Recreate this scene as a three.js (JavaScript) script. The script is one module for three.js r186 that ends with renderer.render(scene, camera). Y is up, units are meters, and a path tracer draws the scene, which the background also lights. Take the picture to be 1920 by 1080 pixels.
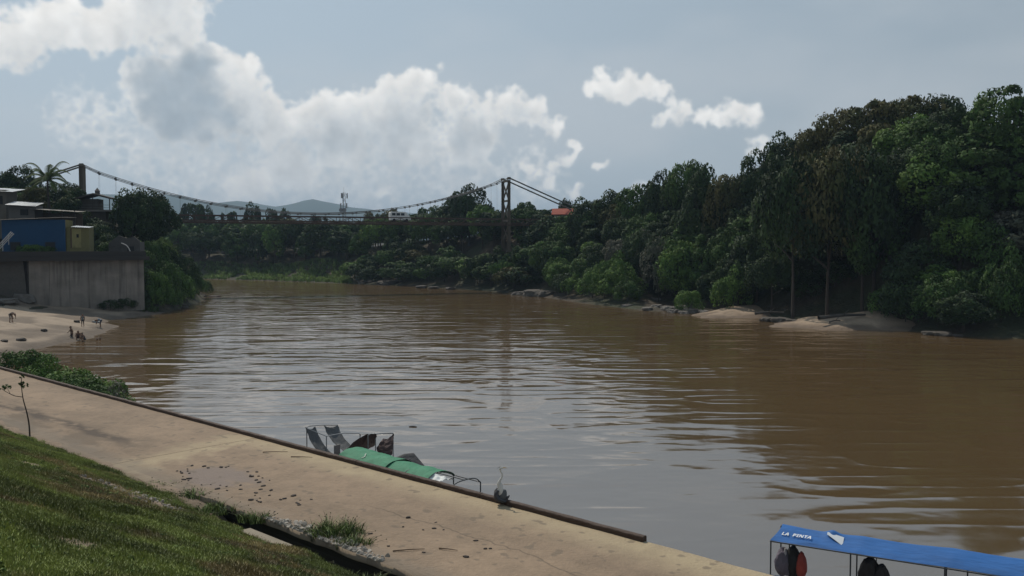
import * as THREE from 'three';
import { mergeGeometries } from 'three/addons/utils/BufferGeometryUtils.js';
import { ImprovedNoise } from 'three/addons/math/ImprovedNoise.js';
import { MarchingCubes } from 'three/addons/objects/MarchingCubes.js';
import { FontLoader } from 'three/addons/loaders/FontLoader.js';
import { TextGeometry } from 'three/addons/geometries/TextGeometry.js';

// ------------------------------------------------------------------ camera, sky, sun, exposure
const scene = new THREE.Scene();
const FOCAL = 1650, EYE = 10, PITCH = Math.atan(78 / FOCAL);
const camera = new THREE.PerspectiveCamera(2 * Math.atan(540 / FOCAL) * 180 / Math.PI, 16 / 9, 0.3, 20000);
camera.position.set(0, EYE, 0);
camera.rotation.x = -PITCH;
camera.updateMatrixWorld();

const renderer = new THREE.WebGLRenderer({ antialias: true });
renderer.toneMapping = THREE.LinearToneMapping;
renderer.toneMappingExposure = 0.76;
renderer.shadowMap.enabled = true;

const SUN_AZ = -30 * Math.PI / 180, SUN_EL = 52 * Math.PI / 180;
const sunDir = new THREE.Vector3(Math.sin(SUN_AZ) * Math.cos(SUN_EL), Math.sin(SUN_EL), -Math.cos(SUN_AZ) * Math.cos(SUN_EL));
const sun = new THREE.DirectionalLight(new THREE.Color().setRGB(1, 0.91, 0.78), 3.8);
sun.position.copy(sunDir).multiplyScalar(300).add(new THREE.Vector3(0, 0, -120));
sun.target.position.set(0, 0, -120);
sun.castShadow = true;
Object.assign(sun.shadow.camera, { left: -180, right: 180, top: 180, bottom: -180, near: 1, far: 700 });
sun.shadow.mapSize.set(4096, 4096);
scene.add(sun, sun.target);

// ------------------------------------------------------------------ small maths
function rng(seed) { let a = seed | 0; return () => { a = (a + 0x6d2b79f5) | 0; let t = Math.imul(a ^ (a >>> 15), 1 | a); t = (t + Math.imul(t ^ (t >>> 7), 61 | t)) ^ t; return ((t ^ (t >>> 14)) >>> 0) / 4294967296; }; }
const clamp = (x, a = 0, b = 1) => Math.min(b, Math.max(a, x));
const sstep = (a, b, x) => { const t = clamp((x - a) / (b - a)); return t * t * (3 - 2 * t); };
const lerp = (a, b, t) => a + (b - a) * t;
function interp(table, x) {
  if (x <= table[0][0]) return table[0][1];
  for (let i = 1; i < table.length; i++) if (x <= table[i][0]) return lerp(table[i - 1][1], table[i][1], (x - table[i - 1][0]) / (table[i][0] - table[i - 1][0]));
  return table[table.length - 1][1];
}
const HASH = new Float32Array(65536); { const r = rng(77); for (let i = 0; i < 65536; i++) HASH[i] = r(); }
function vnoise(x, y) {   // value noise, 0..1
  const xi = Math.floor(x), yi = Math.floor(y); let fx = x - xi, fy = y - yi; fx = fx * fx * (3 - 2 * fx); fy = fy * fy * (3 - 2 * fy);
  const h = (i, j) => HASH[((i & 255) + ((j & 255) << 8))];
  const a = h(xi, yi), b = h(xi + 1, yi), c = h(xi, yi + 1), d = h(xi + 1, yi + 1);
  return a + (b - a) * fx + (c - a) * fy + (a - b - c + d) * fx * fy;
}
function fbm(x, y, n = 4) { let s = 0, a = 0.5, t = 0; for (let i = 0; i < n; i++) { s += a * vnoise(x, y); t += a; a *= 0.5; x = x * 2.03 + 17.3; y = y * 2.03 + 9.1; } return s / t; }
const perlin = new ImprovedNoise();

// pixel of the photograph -> point at a depth / on a level
const STAND = new THREE.Vector3(0, EYE, 0);
const CA = Math.cos(PITCH), SA = Math.sin(PITCH);
function ray(px, py) { const a = (px - 960) / FOCAL, b = -(py - 540) / FOCAL; return new THREE.Vector3(a, b * CA - SA, -(CA + b * SA)); }
const at = (px, py, depth) => { const r = ray(px, py); return r.multiplyScalar(depth / -r.z).add(STAND); };
const onLevel = (px, py, y) => { const r = ray(px, py); return r.multiplyScalar((y - EYE) / r.y).add(STAND); };
function toPixel(p) { const x = p.x, y = p.y - EYE, z = -p.z, f = z * CA - y * SA, u = y * CA + z * SA; return [960 + FOCAL * x / f, 540 - FOCAL * u / f, f]; }

// ------------------------------------------------------------------ the sky: air and clouds on every side
{
  const W = 4096, H = 2048, PPD = W / 360, rows0 = H / 2 - 16;
  const F = new Float32Array(W * H / 2 + W * 16), NR = F.length / W;
  const deg = 180 / Math.PI;
  const puffs = [];
  const cl = (list, w = 1, thick = 0.42) => { for (const [x, y, r] of list) { const az = Math.atan((x - 960) / FOCAL), el = Math.atan((462 - y) / FOCAL * Math.cos(az)); puffs.push([az * deg, el * deg, r / 28.8, w, thick]); } };
  cl([[0, 85, 50], [40, 75, 45], [85, 48, 42], [135, 52, 50], [190, 70, 50], [240, 45, 58], [300, 45, 66], [340, 55, 48], [330, 0, 66], [280, 5, 50], [60, 95, 36], [350, 85, 34], [-60, 80, 70], [-140, 60, 80], [380, -60, 60], [300, -70, 70]], 1, 0.3);
  cl([[365, 195, 88], [300, 160, 60], [360, 128, 46], [435, 225, 48], [395, 122, 42], [290, 205, 44], [330, 232, 44], [268, 140, 30]], 1.25, 1.3);
  cl([[452, 152, 44], [488, 190, 44], [515, 235, 56], [470, 132, 26], [430, 130, 30]]);
  cl([[575, 225, 46], [605, 205, 36], [650, 212, 46], [665, 190, 28], [700, 210, 45], [740, 185, 46], [800, 160, 36], [770, 165, 40], [850, 192, 42], [910, 212, 42], [960, 202, 40], [1000, 216, 38], [1040, 236, 26], [760, 250, 85], [880, 265, 70], [640, 270, 70]], 0.9, 0.75);
  cl([[530, 315, 44], [480, 342, 44], [570, 330, 42], [450, 362, 32], [610, 302, 22], [548, 298, 30], [440, 345, 20]], 0.85);
  cl([[1130, 163, 34], [1170, 168, 36], [1208, 164, 32], [1100, 178, 26], [1242, 180, 22]], 0.9);
  cl([[1265, 216, 32], [1312, 226, 24], [1370, 212, 30], [1405, 222, 28], [1340, 226, 22], [1240, 226, 18]], 0.75);
  cl([[1062, 298, 22], [1040, 322, 18], [1078, 284, 15], [988, 312, 15], [1035, 350, 20], [1075, 365, 18], [1128, 315, 16], [1010, 330, 14]], 0.8);
  cl([[720, 366, 20], [1195, 356, 20], [1420, 276, 24], [685, 320, 12]], 0.65);
  cl([[300, 310, 110], [420, 330, 120], [560, 300, 130], [700, 320, 130], [860, 320, 110], [180, 240, 90], [1000, 330, 80]], 0.36);
  const r = rng(4242);
  for (let k = 0; k < 46; k++) {              // the same kind of cumulus all round, outside the frame
    let az = (r() * 2 - 1) * 180; const el = 3 + 24 * r() * r();
    if (Math.abs(az) < 38 && el < 19) continue;
    const n = 6 + r() * 12 | 0, sc = 0.7 + 1.6 * r();
    for (let i = 0; i < n; i++) puffs.push([az + (r() - 0.5) * 7 * sc, el + (r() - 0.3) * 2.6 * sc, (0.6 + 0.9 * r()) * sc, 0.8 + 0.4 * r(), 0.3 + 0.5 * r()]);
  }
  const K = new Float32Array(F.length);
  for (const [az, el, rad, w, thick] of puffs) {
    const cx = (az + 90 + 180 - 90) * 0, u0 = ((az - 90) / 360 + 0.5) * W, v0 = (el / 180) * H + 16, R = rad * PPD, cosE = Math.max(0.3, Math.cos(el / deg));
    const ru = R / cosE;
    for (let j = Math.max(0, v0 - R | 0); j <= Math.min(NR - 1, v0 + R + 1); j++) for (let i = Math.floor(u0 - ru); i <= u0 + ru + 1; i++) {
      const q = ((i - u0) / ru) ** 2 + ((j - v0) / R) ** 2; if (q >= 1) continue;
      const ii = ((i % W) + W) % W, v = w * (1 - q), o = j * W + ii; if (v > 0.15) K[o] = Math.max(K[o], thick * sstep(0.22, 0.9, 1 - q)); F[o] = F[o] > v ? F[o] + 0.22 * v : v + 0.22 * F[o];
    }
  }
  const D = new Float32Array(F.length), KW = new Float32Array(F.length);
  const look = (x, y) => { const j = clamp(y, 0, NR - 1.01), yi = j | 0, fy = j - yi, xi = Math.floor(x), fx = x - xi, a = ((xi % W) + W) % W, b = (a + 1) % W; return lerp(lerp(F[yi * W + a], F[yi * W + b], fx), lerp(F[(yi + 1) * W + a], F[(yi + 1) * W + b], fx), fy); };
  for (let j = 0; j < NR; j++) for (let i = 0; i < W; i++) {
    const x = i / PPD, y = j / PPD;
    if (j > 40 * PPD) continue;
    const wx = (fbm(x * 1.1, y * 1.1, 3) - 0.5) * 15, wy = (fbm(x * 1.1 + 40, y * 1.1 + 70, 3) - 0.5) * 15;
    const f = look(i + wx, j + wy); if (f < 0.01) continue;
    const bil = 1 - Math.abs(2 * fbm(x * 1.6 + 5, y * 1.6, 4) - 1);
    let ks = 0; for (let a = -2; a <= 2; a++) for (let b = -2; b <= 2; b++) ks += K[clamp(Math.round(j + 1.6 * wy + b * 3), 0, NR - 1) * W + ((Math.round(i + 1.6 * wx + a * 3) % W) + W) % W];
    KW[j * W + i] = ks / 25 * (0.55 + 0.9 * fbm(x * 0.9 + 11, y * 0.9 + 4, 4));
    D[j * W + i] = sstep(0.10, 0.80, f + 0.5 * (bil - 0.72) + 0.35 * (fbm(x * 3.3, y * 3.3, 3) - 0.5));
  }
  const data = new Float32Array(W * H * 4);
  for (let j = 0; j < H; j++) {
    const el = (j + 0.5) / H * 180 - 90, e = Math.max(0, el), jr = j - rows0;
    for (let i = 0; i < W; i++) {
      const az = ((i + 0.5) / W - 0.5) * 360 + 90, a = (az > 180 ? az - 360 : az) / deg, o = (j * W + i) * 4;
      if (el < -1.2) { data[o] = 0.30; data[o + 1] = 0.30; data[o + 2] = 0.29; data[o + 3] = 1; continue; }
      const t = Math.exp(-e / 15), near = 0.5 + 0.5 * Math.cos(a - SUN_AZ);       // pale towards the horizon, a little brighter on the sun's side
      let R = lerp(0.37, 0.60, t), G = lerp(0.50, 0.68, t), B = lerp(0.63, 0.71, t);
      const k = 0.78 + 0.55 * near ** 4; R *= k * (1 + 0.02 * near); G *= k; B *= k;
      const x = i / PPD, y = e;
      const veil = sstep(0.42, 0.75, fbm(x * 0.055 + 3, y * 0.13, 5)) * (e < 70 ? 1 : 0) * 0.34;
      R = lerp(R, 0.84, veil); G = lerp(G, 0.87, veil); B = lerp(B, 0.90, veil);
      if (jr >= 0 && jr < NR) {
        let den = D[jr * W + i];
        if (den > 0.004) {
          let od = 0;
          for (let s = 1; s <= 9; s++) { const jj = Math.min(NR - 1, jr + Math.round(s * 3.1)), ii = (i - Math.round(s * 0.9) + W) % W; od += D[jj * W + ii]; }
          const lit = Math.exp(-od * (0.022 + 0.13 * KW[jr * W + i] ** 1.5)), body = 0.93 + 0.14 * (fbm(x * 1.3, y * 1.3 + 50, 4) - 0.5) * 2;
          const cr = lerp(0.47, 1.42, lit) * body, cg = lerp(0.57, 1.40, lit) * body, cb = lerp(0.655, 1.35, lit) * body;
          const al = den * lerp(0.75, 1, lit) * sstep(-0.5, 2.5, el) ; 
          R = lerp(R, cr, al); G = lerp(G, cg, al); B = lerp(B, cb, al);
        }
      }
      data[o] = R; data[o + 1] = G; data[o + 2] = B; data[o + 3] = 1;
    }
  }
  const sky = new THREE.DataTexture(data, W, H, THREE.RGBAFormat, THREE.FloatType);
  sky.mapping = THREE.EquirectangularReflectionMapping; sky.magFilter = THREE.LinearFilter; sky.colorSpace = THREE.LinearSRGBColorSpace; sky.needsUpdate = true;
  scene.background = sky; scene.environment = sky;
}
scene.fog = new THREE.FogExp2(new THREE.Color().setRGB(0.56, 0.76, 1.0), 0.00017);

// ------------------------------------------------------------------ scene helpers
const taken = new Map();
function numbered(n) { const k = taken.get(n) ?? 0; taken.set(n, k + 1); return k ? `${n}_${String(k).padStart(3, '0')}` : n; }
function tag(o, label, category, group, kind) { if (label) o.userData.label = label; if (category) o.userData.category = category; if (group) o.userData.group = group; if (kind) o.userData.kind = kind; return o; }
function thing(name, label, category, pos, turn = 0, group) { const o = new THREE.Group(); o.name = numbered(name); if (pos) o.position.copy(pos); o.rotation.y = turn; scene.add(o); return tag(o, label, category, group); }
function part(name, geo, mat, parent) { const m = new THREE.Mesh(Array.isArray(geo) ? mergeGeometries(geo.map(plain)) : geo, mat); m.name = name; m.castShadow = m.receiveShadow = true; parent.add(m); return m; }
function solo(name, geo, mat, label, category, group, kind) { const m = part(numbered(name), geo, mat, scene); return tag(m, label, category, group, kind); }
function copyOf(o, label, group) { const c = o.clone(); c.name = numbered(o.name.replace(/_\d{3}$/, '')); c.userData = { ...o.userData }; if (label) c.userData.label = label; if (group) c.userData.group = group; scene.add(c); return c; }
function plain(g) { const n = g.index ? g.toNonIndexed() : g; const keep = new THREE.BufferGeometry(); for (const k of ['position', 'normal', 'uv', 'color']) if (n.attributes[k]) keep.setAttribute(k, n.attributes[k]); if (!keep.attributes.uv) keep.setAttribute('uv', new THREE.BufferAttribute(new Float32Array(keep.attributes.position.count * 2), 2)); return keep; }
function painted(g, r, gg, b) { g = g.index ? g.toNonIndexed() : g; const n = g.attributes.position.count, c = new Float32Array(n * 3); for (let i = 0; i < n; i++) { c[3 * i] = r; c[3 * i + 1] = gg; c[3 * i + 2] = b; } g.setAttribute('color', new THREE.BufferAttribute(c, 3)); return g; }
const v3 = (x, y, z) => new THREE.Vector3(x, y, z);
function bar(a, b, r1, r2 = r1, seg = 8) { const d = b.clone().sub(a), L = d.length(), g = new THREE.CylinderGeometry(r2, r1, L, seg, 1); g.translate(0, L / 2, 0); g.applyQuaternion(new THREE.Quaternion().setFromUnitVectors(v3(0, 1, 0), d.normalize())); return g.translate(a.x, a.y, a.z); }
function box(w, h, d, x = 0, y = 0, z = 0, ry = 0) { const g = new THREE.BoxGeometry(w, h, d); if (ry) g.rotateY(ry); return g.translate(x, y, z); }
function beam(a, b, w, h) { const d = b.clone().sub(a), L = d.length(), g = new THREE.BoxGeometry(w, h, L); const m = new THREE.Matrix4().lookAt(b, a, v3(0, 1, 0)); g.applyMatrix4(m); const c = a.clone().add(b).multiplyScalar(0.5); return g.translate(c.x, c.y, c.z); }
function curveTube(pts, r, seg = 24, rad = 6) { return new THREE.TubeGeometry(new THREE.CatmullRomCurve3(pts), seg, r, rad); }
function taperTube(pts, r0, r1, seg = 12, rad = 6) {
  const c = new THREE.CatmullRomCurve3(pts), g = new THREE.TubeGeometry(c, seg, 1, rad), p = g.attributes.position, P = v3(0, 0, 0);
  for (let i = 0; i <= seg; i++) { c.getPointAt(i / seg, P); const k = typeof r0 === 'function' ? r0(i / seg) : lerp(r0, r1, i / seg); for (let j = 0; j <= rad; j++) { const q = i * (rad + 1) + j; p.setXYZ(q, P.x + (p.getX(q) - P.x) * k, P.y + (p.getY(q) - P.y) * k, P.z + (p.getZ(q) - P.z) * k); } }
  g.computeVertexNormals(); return g;
}
function noiseTex(size, fn, srgb) { const d = new Uint8Array(size * size * 4); for (let y = 0; y < size; y++) for (let x = 0; x < size; x++) { const c = fn(x / size, y / size), o = (y * size + x) * 4; d[o] = clamp(c[0]) * 255; d[o + 1] = clamp(c[1]) * 255; d[o + 2] = clamp(c[2]) * 255; d[o + 3] = 255; } const t = new THREE.DataTexture(d, size, size); t.wrapS = t.wrapT = THREE.RepeatWrapping; t.magFilter = THREE.LinearFilter; if (srgb) t.colorSpace = THREE.SRGBColorSpace; t.needsUpdate = true; return t; }
function tileF(x, y, f, n) { const a = fbm(x * f, y * f, n), b = fbm((x - 1) * f, y * f, n), c = fbm(x * f, (y - 1) * f, n), d = fbm((x - 1) * f, (y - 1) * f, n); return lerp(lerp(a, b, x), lerp(c, d, x), y); }
const grain = noiseTex(512, (x, y) => { const v = 0.5 + (tileF(x, y, 40, 4) - 0.5) * 1.5; return [v, v, v]; });
const coarse = noiseTex(512, (x, y) => { const v = 0.5 + (tileF(x, y, 9, 6) - 0.5) * 1.8; return [v, v, v]; });
const mottle = noiseTex(512, (x, y) => { const v = 0.80 + (tileF(x, y, 6, 6) - 0.5) * 0.65 + (tileF(x, y, 60, 2) - 0.5) * 0.22; return [v, v * 0.985, v * 0.965]; });
const rep = (t, u, v) => { const c = t.clone(); c.repeat.set(u, v); c.needsUpdate = true; return c; };
const lin = (r, g, b) => new THREE.Color().setRGB(r, g, b);
const mat = (r, g, b, rough = 0.85, more = {}) => new THREE.MeshStandardMaterial({ color: lin(r, g, b), roughness: rough, ...more });
const ONES = ['', 'first', 'second', 'third', 'fourth', 'fifth', 'sixth', 'seventh', 'eighth', 'ninth', 'tenth', 'eleventh', 'twelfth', 'thirteenth', 'fourteenth', 'fifteenth', 'sixteenth', 'seventeenth', 'eighteenth', 'nineteenth', 'twentieth'];
const ORD = Array.from({ length: 100 }, (_, n) => n <= 20 ? ONES[n] : n % 10 ? ['', '', 'twenty', 'thirty', 'forty', 'fifty', 'sixty', 'seventy', 'eighty', 'ninety'][n / 10 | 0] + '-' + ONES[n % 10] : ['', '', 'twentieth', 'thirtieth', 'fortieth', 'fiftieth', 'sixtieth', 'seventieth', 'eightieth', 'ninetieth'][n / 10]);

// ------------------------------------------------------------------ plan of the place (x to the right, d ahead; z = -d)
const Q0 = [5.9, 20.3], QU = [-0.74, 0.673], QM = [-0.673, -0.74];          // quay: t along the wall, s inland from it
const quay = (t, s, y) => v3(Q0[0] + t * QU[0] + s * QM[0], y, -(Q0[1] + t * QU[1] + s * QM[1]));
const toQuay = (x, d) => { const a = x - Q0[0], b = d - Q0[1]; return [a * QU[0] + b * QU[1], a * QM[0] + b * QM[1]]; };
const QUAY_TURN = -Math.atan2(0.673, 0.74);                                   // local +x runs downstream along the wall, +z inland
const leftBank = [[-500, 230], [-250, 225], [-140, 215], [-90, 203], [-66, 187], [-58, 165], [-54, 146], [-52.3, 130], [-54.5, 119], [-53.5, 114], [-49.5, 110], [-46, 95], [-46.5, 86], [-45.7, 78.6], [-38, 66], [-30, 57], [-23.7, 47.2], [5.9, 20.3], [50.3, -20.1], [120, -80], [200, -140], [400, -260]];
const rightBank = [[480, -160], [300, -60], [200, 0], [140, 38], [95, 68], [70, 86], [55, 95], [46, 98], [36, 110], [26.7, 122], [13, 153], [4.3, 177], [-7.2, 199], [-25, 220], [-53, 243], [-75, 258], [-96, 270], [-140, 285], [-250, 300], [-500, 320]];
const riverPoly = [...leftBank, ...rightBank];
function chainDist(x, d, c) { let m = 1e9; for (let i = 1; i < c.length; i++) { const [ax, ay] = c[i - 1], [bx, by] = c[i], ux = bx - ax, uy = by - ay, t = clamp(((x - ax) * ux + (d - ay) * uy) / (ux * ux + uy * uy)); m = Math.min(m, (x - ax - t * ux) ** 2 + (d - ay - t * uy) ** 2); } return Math.sqrt(m); }
function inRiver(x, d) { let s = false; for (let i = 0, j = riverPoly.length - 1; i < riverPoly.length; j = i++) { const [xi, yi] = riverPoly[i], [xj, yj] = riverPoly[j]; if ((yi > d) !== (yj > d) && x < (xj - xi) * (d - yi) / (yj - yi) + xi) s = !s; } return s; }
const plateauR = [[-400, 9], [-96, 7.5], [-50, 8.5], [-12, 12], [4, 14], [14, 12], [28, 12.5], [45, 17], [62, 19], [90, 17], [150, 14], [400, 10]];
const W1 = [-66, 120], W2 = [-54.5, 130];                                      // the retaining wall on the left bank
const behindWall = (x, d) => { const ux = W2[0] - W1[0], uy = W2[1] - W1[1], L = Math.hypot(ux, uy); return ((x - W1[0]) * -uy + (d - W1[1]) * ux) / L; };
const SLAB = 2.35, SLABW = 5.6;
function nearBank(t, s) {
  const k = 1 - sstep(12.5, 16.5, t);
  let y = 2.28 + 6.1 * Math.pow(clamp((s - 6.3) / 12.6), 1.02) + 0.10 * perlin.noise(t * 0.5, s * 0.5, 3) + 0.05 * perlin.noise(t * 1.7, s * 1.7, 8);
  y += (1 - k) * (0.11 * sstep(5.5, 6.0, s + 0.35 * perlin.noise(t * 0.9, 2, 6)) - 0.02);
  if (k > 0) { const ditch = 1.42 + 0.05 * perlin.noise(t * 1.3, s, 1); y = lerp(y, ditch, k * sstep(6.95 + 0.15 * perlin.noise(t * 0.8, 5, 5), 6.45, s)); }
  return y;
}
function groundH(x, d) {
  const n = perlin.noise(x * 0.05, d * 0.05, 0.5), n2 = perlin.noise(x * 0.19, d * 0.19, 4.5);
  const dl = chainDist(x, d, leftBank), dr = chainDist(x, d, rightBank);
  if (inRiver(x, d)) return -0.06 - Math.min(2.4, 0.22 * Math.min(dl, dr));
  if (dr < dl) {
    const p = interp(plateauR, x), far = sstep(150, 900, dr) * 8;
    const bw = 8 * sstep(20, 27, x) * sstep(54, 47, x); return 0.35 * Math.min(1, dr / (2.5 + bw)) - 0.055 * bw * sstep(14, 9, dr) + p * sstep(0, 1, (dr - 1 - bw) / (22 + 8 * n)) + (n * 1.6 + n2 * 0.7) * clamp(dr / 15) + far;
  }
  const [t, s] = toQuay(x, d);
  const quayH = s < 5.7 ? 1.2 : nearBank(t, s) - 0.55;
  const b = behindWall(x, d);
  let h;
  if (b > 3.0) h = (8.1 * sstep(0, 1, dl / 6.5) + 6.4 * sstep(9, 40, b) * sstep(0, 16, dl)) + n2 * 0.25 * clamp(dl / 6);
  else { h = Math.min(1.75, 0.17 * dl) + 0.22 * n2 * clamp(dl / 5); h += 7 * sstep(-63, -80, x); }
  if (d < 66) h = lerp(quayH, h, sstep(56, 66, d) * sstep(40, 62, t));
  return h;
}

// ------------------------------------------------------------------ ground sheet, water, hills
function axis(fineA, fineB, step, ends) { const a = []; for (let v = fineA; v <= fineB + 1e-6; v += step) a.push(v); let s = step, v = fineB; while (v < ends) { s *= 1.3; v += s; a.push(v); } s = step; v = fineA; while (v > -ends) { s *= 1.3; v -= s; a.unshift(v); } return a; }
function sheet(xs, ds, hf, cf, uvScale) {
  const nx = xs.length, nd = ds.length, pos = new Float32Array(nx * nd * 3), uv = new Float32Array(nx * nd * 2), col = cf && new Float32Array(nx * nd * 3), idx = [];
  for (let j = 0; j < nd; j++) for (let i = 0; i < nx; i++) { const o = j * nx + i, h = hf(xs[i], ds[j]); pos.set([xs[i], h, -ds[j]], o * 3); uv.set([xs[i] / uvScale, ds[j] / uvScale], o * 2); if (cf) col.set(cf(xs[i], ds[j], h), o * 3); }
  for (let j = 0; j < nd - 1; j++) for (let i = 0; i < nx - 1; i++) { const a = j * nx + i, b = a + 1, c = a + nx, e = c + 1; idx.push(a, b, c, b, e, c); }
  const g = new THREE.BufferGeometry(); g.setAttribute('position', new THREE.BufferAttribute(pos, 3)); g.setAttribute('uv', new THREE.BufferAttribute(uv, 2)); if (cf) g.setAttribute('color', new THREE.BufferAttribute(col, 3)); g.setIndex(idx); g.computeVertexNormals(); return g;
}
const groundMat = new THREE.MeshStandardMaterial({ vertexColors: true, roughness: 0.95, map: mottle, bumpMap: coarse, bumpScale: 0.35 });
const soilAt = (x, d) => { const n = fbm(x * 0.12 + 9, d * 0.12, 4), m = fbm(x * 0.5, d * 0.5 + 30, 3); const g = sstep(0.38, 0.6, n * 0.6 + m * 0.4); return [lerp(0.062, 0.036, g), lerp(0.046, 0.044, g), lerp(0.030, 0.018, g)]; };
{
  const g = sheet(axis(-150, 160, 2.5, 7000), axis(-40, 330, 2.5, 7000), groundH, soilAt, 6);
  solo('ground', g, groundMat, 'brown and green earth of the river banks', null, null, 'structure');
}
// muddy water: opaque silt under a smooth skin; ripples in patches, drawn out along the current
{
  const S = 2048, X0 = -75, X1 = 85, D0 = 10, D1 = 290, hgt = new Float32Array(S * S);
  for (let j = 0; j < S; j++) for (let i = 0; i < S; i++) {
    const x = X0 + (X1 - X0) * i / S, d = D0 + (D1 - D0) * j / S;
    const wx = x + 2.0 * (vnoise(x * 0.2, d * 0.2) - 0.5), patch = 0.45 + 1.0 * sstep(0.35, 0.7, fbm(x * 0.035 + 2, d * 0.05 + 8, 3));
    const a = vnoise(wx * 0.13, d * 0.36), b = vnoise(wx * 0.42 + 31, d * 0.95 + 7), c = vnoise(wx * 1.0 + 11, d * 2.0 + 51), e = vnoise(wx * 2.3 + 3, d * 3.9 + 91);
    hgt[j * S + i] = lerp(0.6, 1.45, sstep(34, 80, d)) * (0.030 * a + 0.034 * Math.pow(1 - Math.abs(2 * vnoise(wx * 0.10 + 60, d * 0.30 + 5) - 1), 4) + 0.022 * Math.pow(1 - Math.abs(2 * vnoise(wx * 0.21 + 160, d * 0.62 + 45) - 1), 5) + patch * (0.026 * b + 0.012 * c + 0.0038 * e));
  }
  const rgba = new Float32Array(S * S * 4); for (let i = 0; i < S * S; i++) { rgba[4 * i] = rgba[4 * i + 1] = rgba[4 * i + 2] = hgt[i] * 10; rgba[4 * i + 3] = 1; }
  const bump = new THREE.DataTexture(rgba, S, S, THREE.RGBAFormat, THREE.FloatType); bump.wrapS = bump.wrapT = THREE.MirroredRepeatWrapping; bump.magFilter = THREE.LinearFilter; bump.needsUpdate = true;
  const silt = noiseTex(512, (x, y) => { const v = 0.86 + 0.28 * (fbm(x * 7, y * 16, 5) - 0.5); return [v, v * 0.985, v * 0.96]; });
  silt.wrapS = silt.wrapT = THREE.MirroredRepeatWrapping;
  const water = new THREE.MeshPhysicalMaterial({ color: lin(0.125, 0.082, 0.040), map: silt, roughness: 0.09, ior: 2.3, specularIntensity: 1.9, bumpMap: bump, bumpScale: 0.1 });
  const xs = axis(-90, 110, 5, 900), ds = axis(-30, 320, 5, 900);
  const g = sheet(xs, ds, () => 0, null, 1);
  const uv = g.attributes.uv; for (let i = 0; i < uv.count; i++) uv.setXY(i, (uv.getX(i) - X0) / (X1 - X0), (uv.getY(i) - D0) / (D1 - D0));
  solo('river', g, water, 'wide muddy brown river with streaks of ripples', null, null, 'structure');
}
// far mountains
{
  const prof = [[-700, 60], [-560, 90], [-400, 75], [0, 88], [200, 88], [330, 92], [400, 78], [440, 82], [520, 72], [590, 86], [650, 72], [740, 66], [820, 58], [1000, 48], [1300, 60], [1700, 75], [2300, 60], [2600, 80]];
  const seg = 260, rows = 9, pos = [], idx = [];
  for (let i = 0; i <= seg; i++) {
    const a = lerp(-75, 75, i / seg) * Math.PI / 180, px = 960 + FOCAL * Math.tan(clamp(a, -1.0, 1.0)), D = 5200;
    const ht = interp(prof, px) / FOCAL * D + 14 * perlin.noise(i * 0.16, 2, 1) + 7 * perlin.noise(i * 0.5, 4, 1);
    for (let j = 0; j < rows; j++) { const f = j / (rows - 1), dd = D + (f - 0.5) * 1600, hh = 10 + Math.max(0, ht) * Math.sin(Math.PI * clamp(f * 1.0)) + 18 * perlin.noise(i * 0.22, f * 5, 7) * Math.sin(Math.PI * f) - 20 * (f === 0 || f === 1); pos.push(dd * Math.sin(a), hh, -dd * Math.cos(a)); }
  }
  for (let i = 0; i < seg; i++) for (let j = 0; j < rows - 1; j++) { const a = i * rows + j, b = a + rows; idx.push(a, b, a + 1, b, b + 1, a + 1); }
  const g = new THREE.BufferGeometry(); g.setAttribute('position', new THREE.Float32BufferAttribute(pos, 3)); g.setIndex(idx); g.computeVertexNormals();
  solo('hills', g, mat(0.05, 0.075, 0.04, 1), 'low blue mountain ridge on the horizon beyond the bridge', null, null, 'structure');
}

// ------------------------------------------------------------------ sand
const sandMap = noiseTex(512, (x, y) => { const v = 0.86 + 0.5 * (tileF(x, y, 5, 6) - 0.5) + 0.14 * (tileF(x, y, 70, 2) - 0.5); return [v, v * 0.99, v * 0.97]; });
const sandMat = new THREE.MeshStandardMaterial({ color: lin(1, 1, 1), vertexColors: true, map: rep(sandMap, 0.16, 0.16), roughness: 0.95, bumpMap: rep(coarse, 0.2, 0.2), bumpScale: 0.12 });
{
  const xs = [], ds = []; for (let x = -78; x <= -40; x += 0.6) xs.push(x); for (let d = 70; d <= 142; d += 0.6) ds.push(d);
  const edge = (x, d) => { const dl = chainDist(x, d, leftBank), inside = inRiver(x, d); const wob = 0.5 * perlin.noise(x * 0.35, d * 0.35, 2); return (inside ? -dl : dl) + wob; };
  const g = sheet(xs, ds, (x, d) => {
    const e = edge(x, d), b = behindWall(x, d);
    if (b > 1.2) return groundH(x, d) - 0.6;
    let h = e < 0 ? 0.12 * e : Math.min(1.75, 0.17 * e) + 0.07;
    h += 0.26 * perlin.noise(x * 0.22, d * 0.22, 6) * clamp(e / 4) + 0.06 * perlin.noise(x * 0.9, d * 0.9, 6) * clamp(e / 2);
    h += 0.12 * sstep(1.2, 0, Math.abs(e - 1.3)) ;                              // low lip cut by the river
    return Math.max(h, e > 0.5 ? Math.min(groundH(x, d) + 0.06, 3) : -5);
  }, (x, d) => { const wet = Math.max(sstep(3.4, 1.0, edge(x, d) + 3.2 * (fbm(x * 0.3, d * 0.3, 4) - 0.5)), 0.75 * sstep(0.52, 0.66, fbm(x * 0.16 + 7, d * 0.16, 4))); return [lerp(0.34, 0.135, wet), lerp(0.27, 0.105, wet), lerp(0.205, 0.08, wet)]; }, 1);
  solo('sand_beach', g, sandMat, 'pale sand beach below the retaining wall on the left bank', null, null, 'structure');
}
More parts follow.
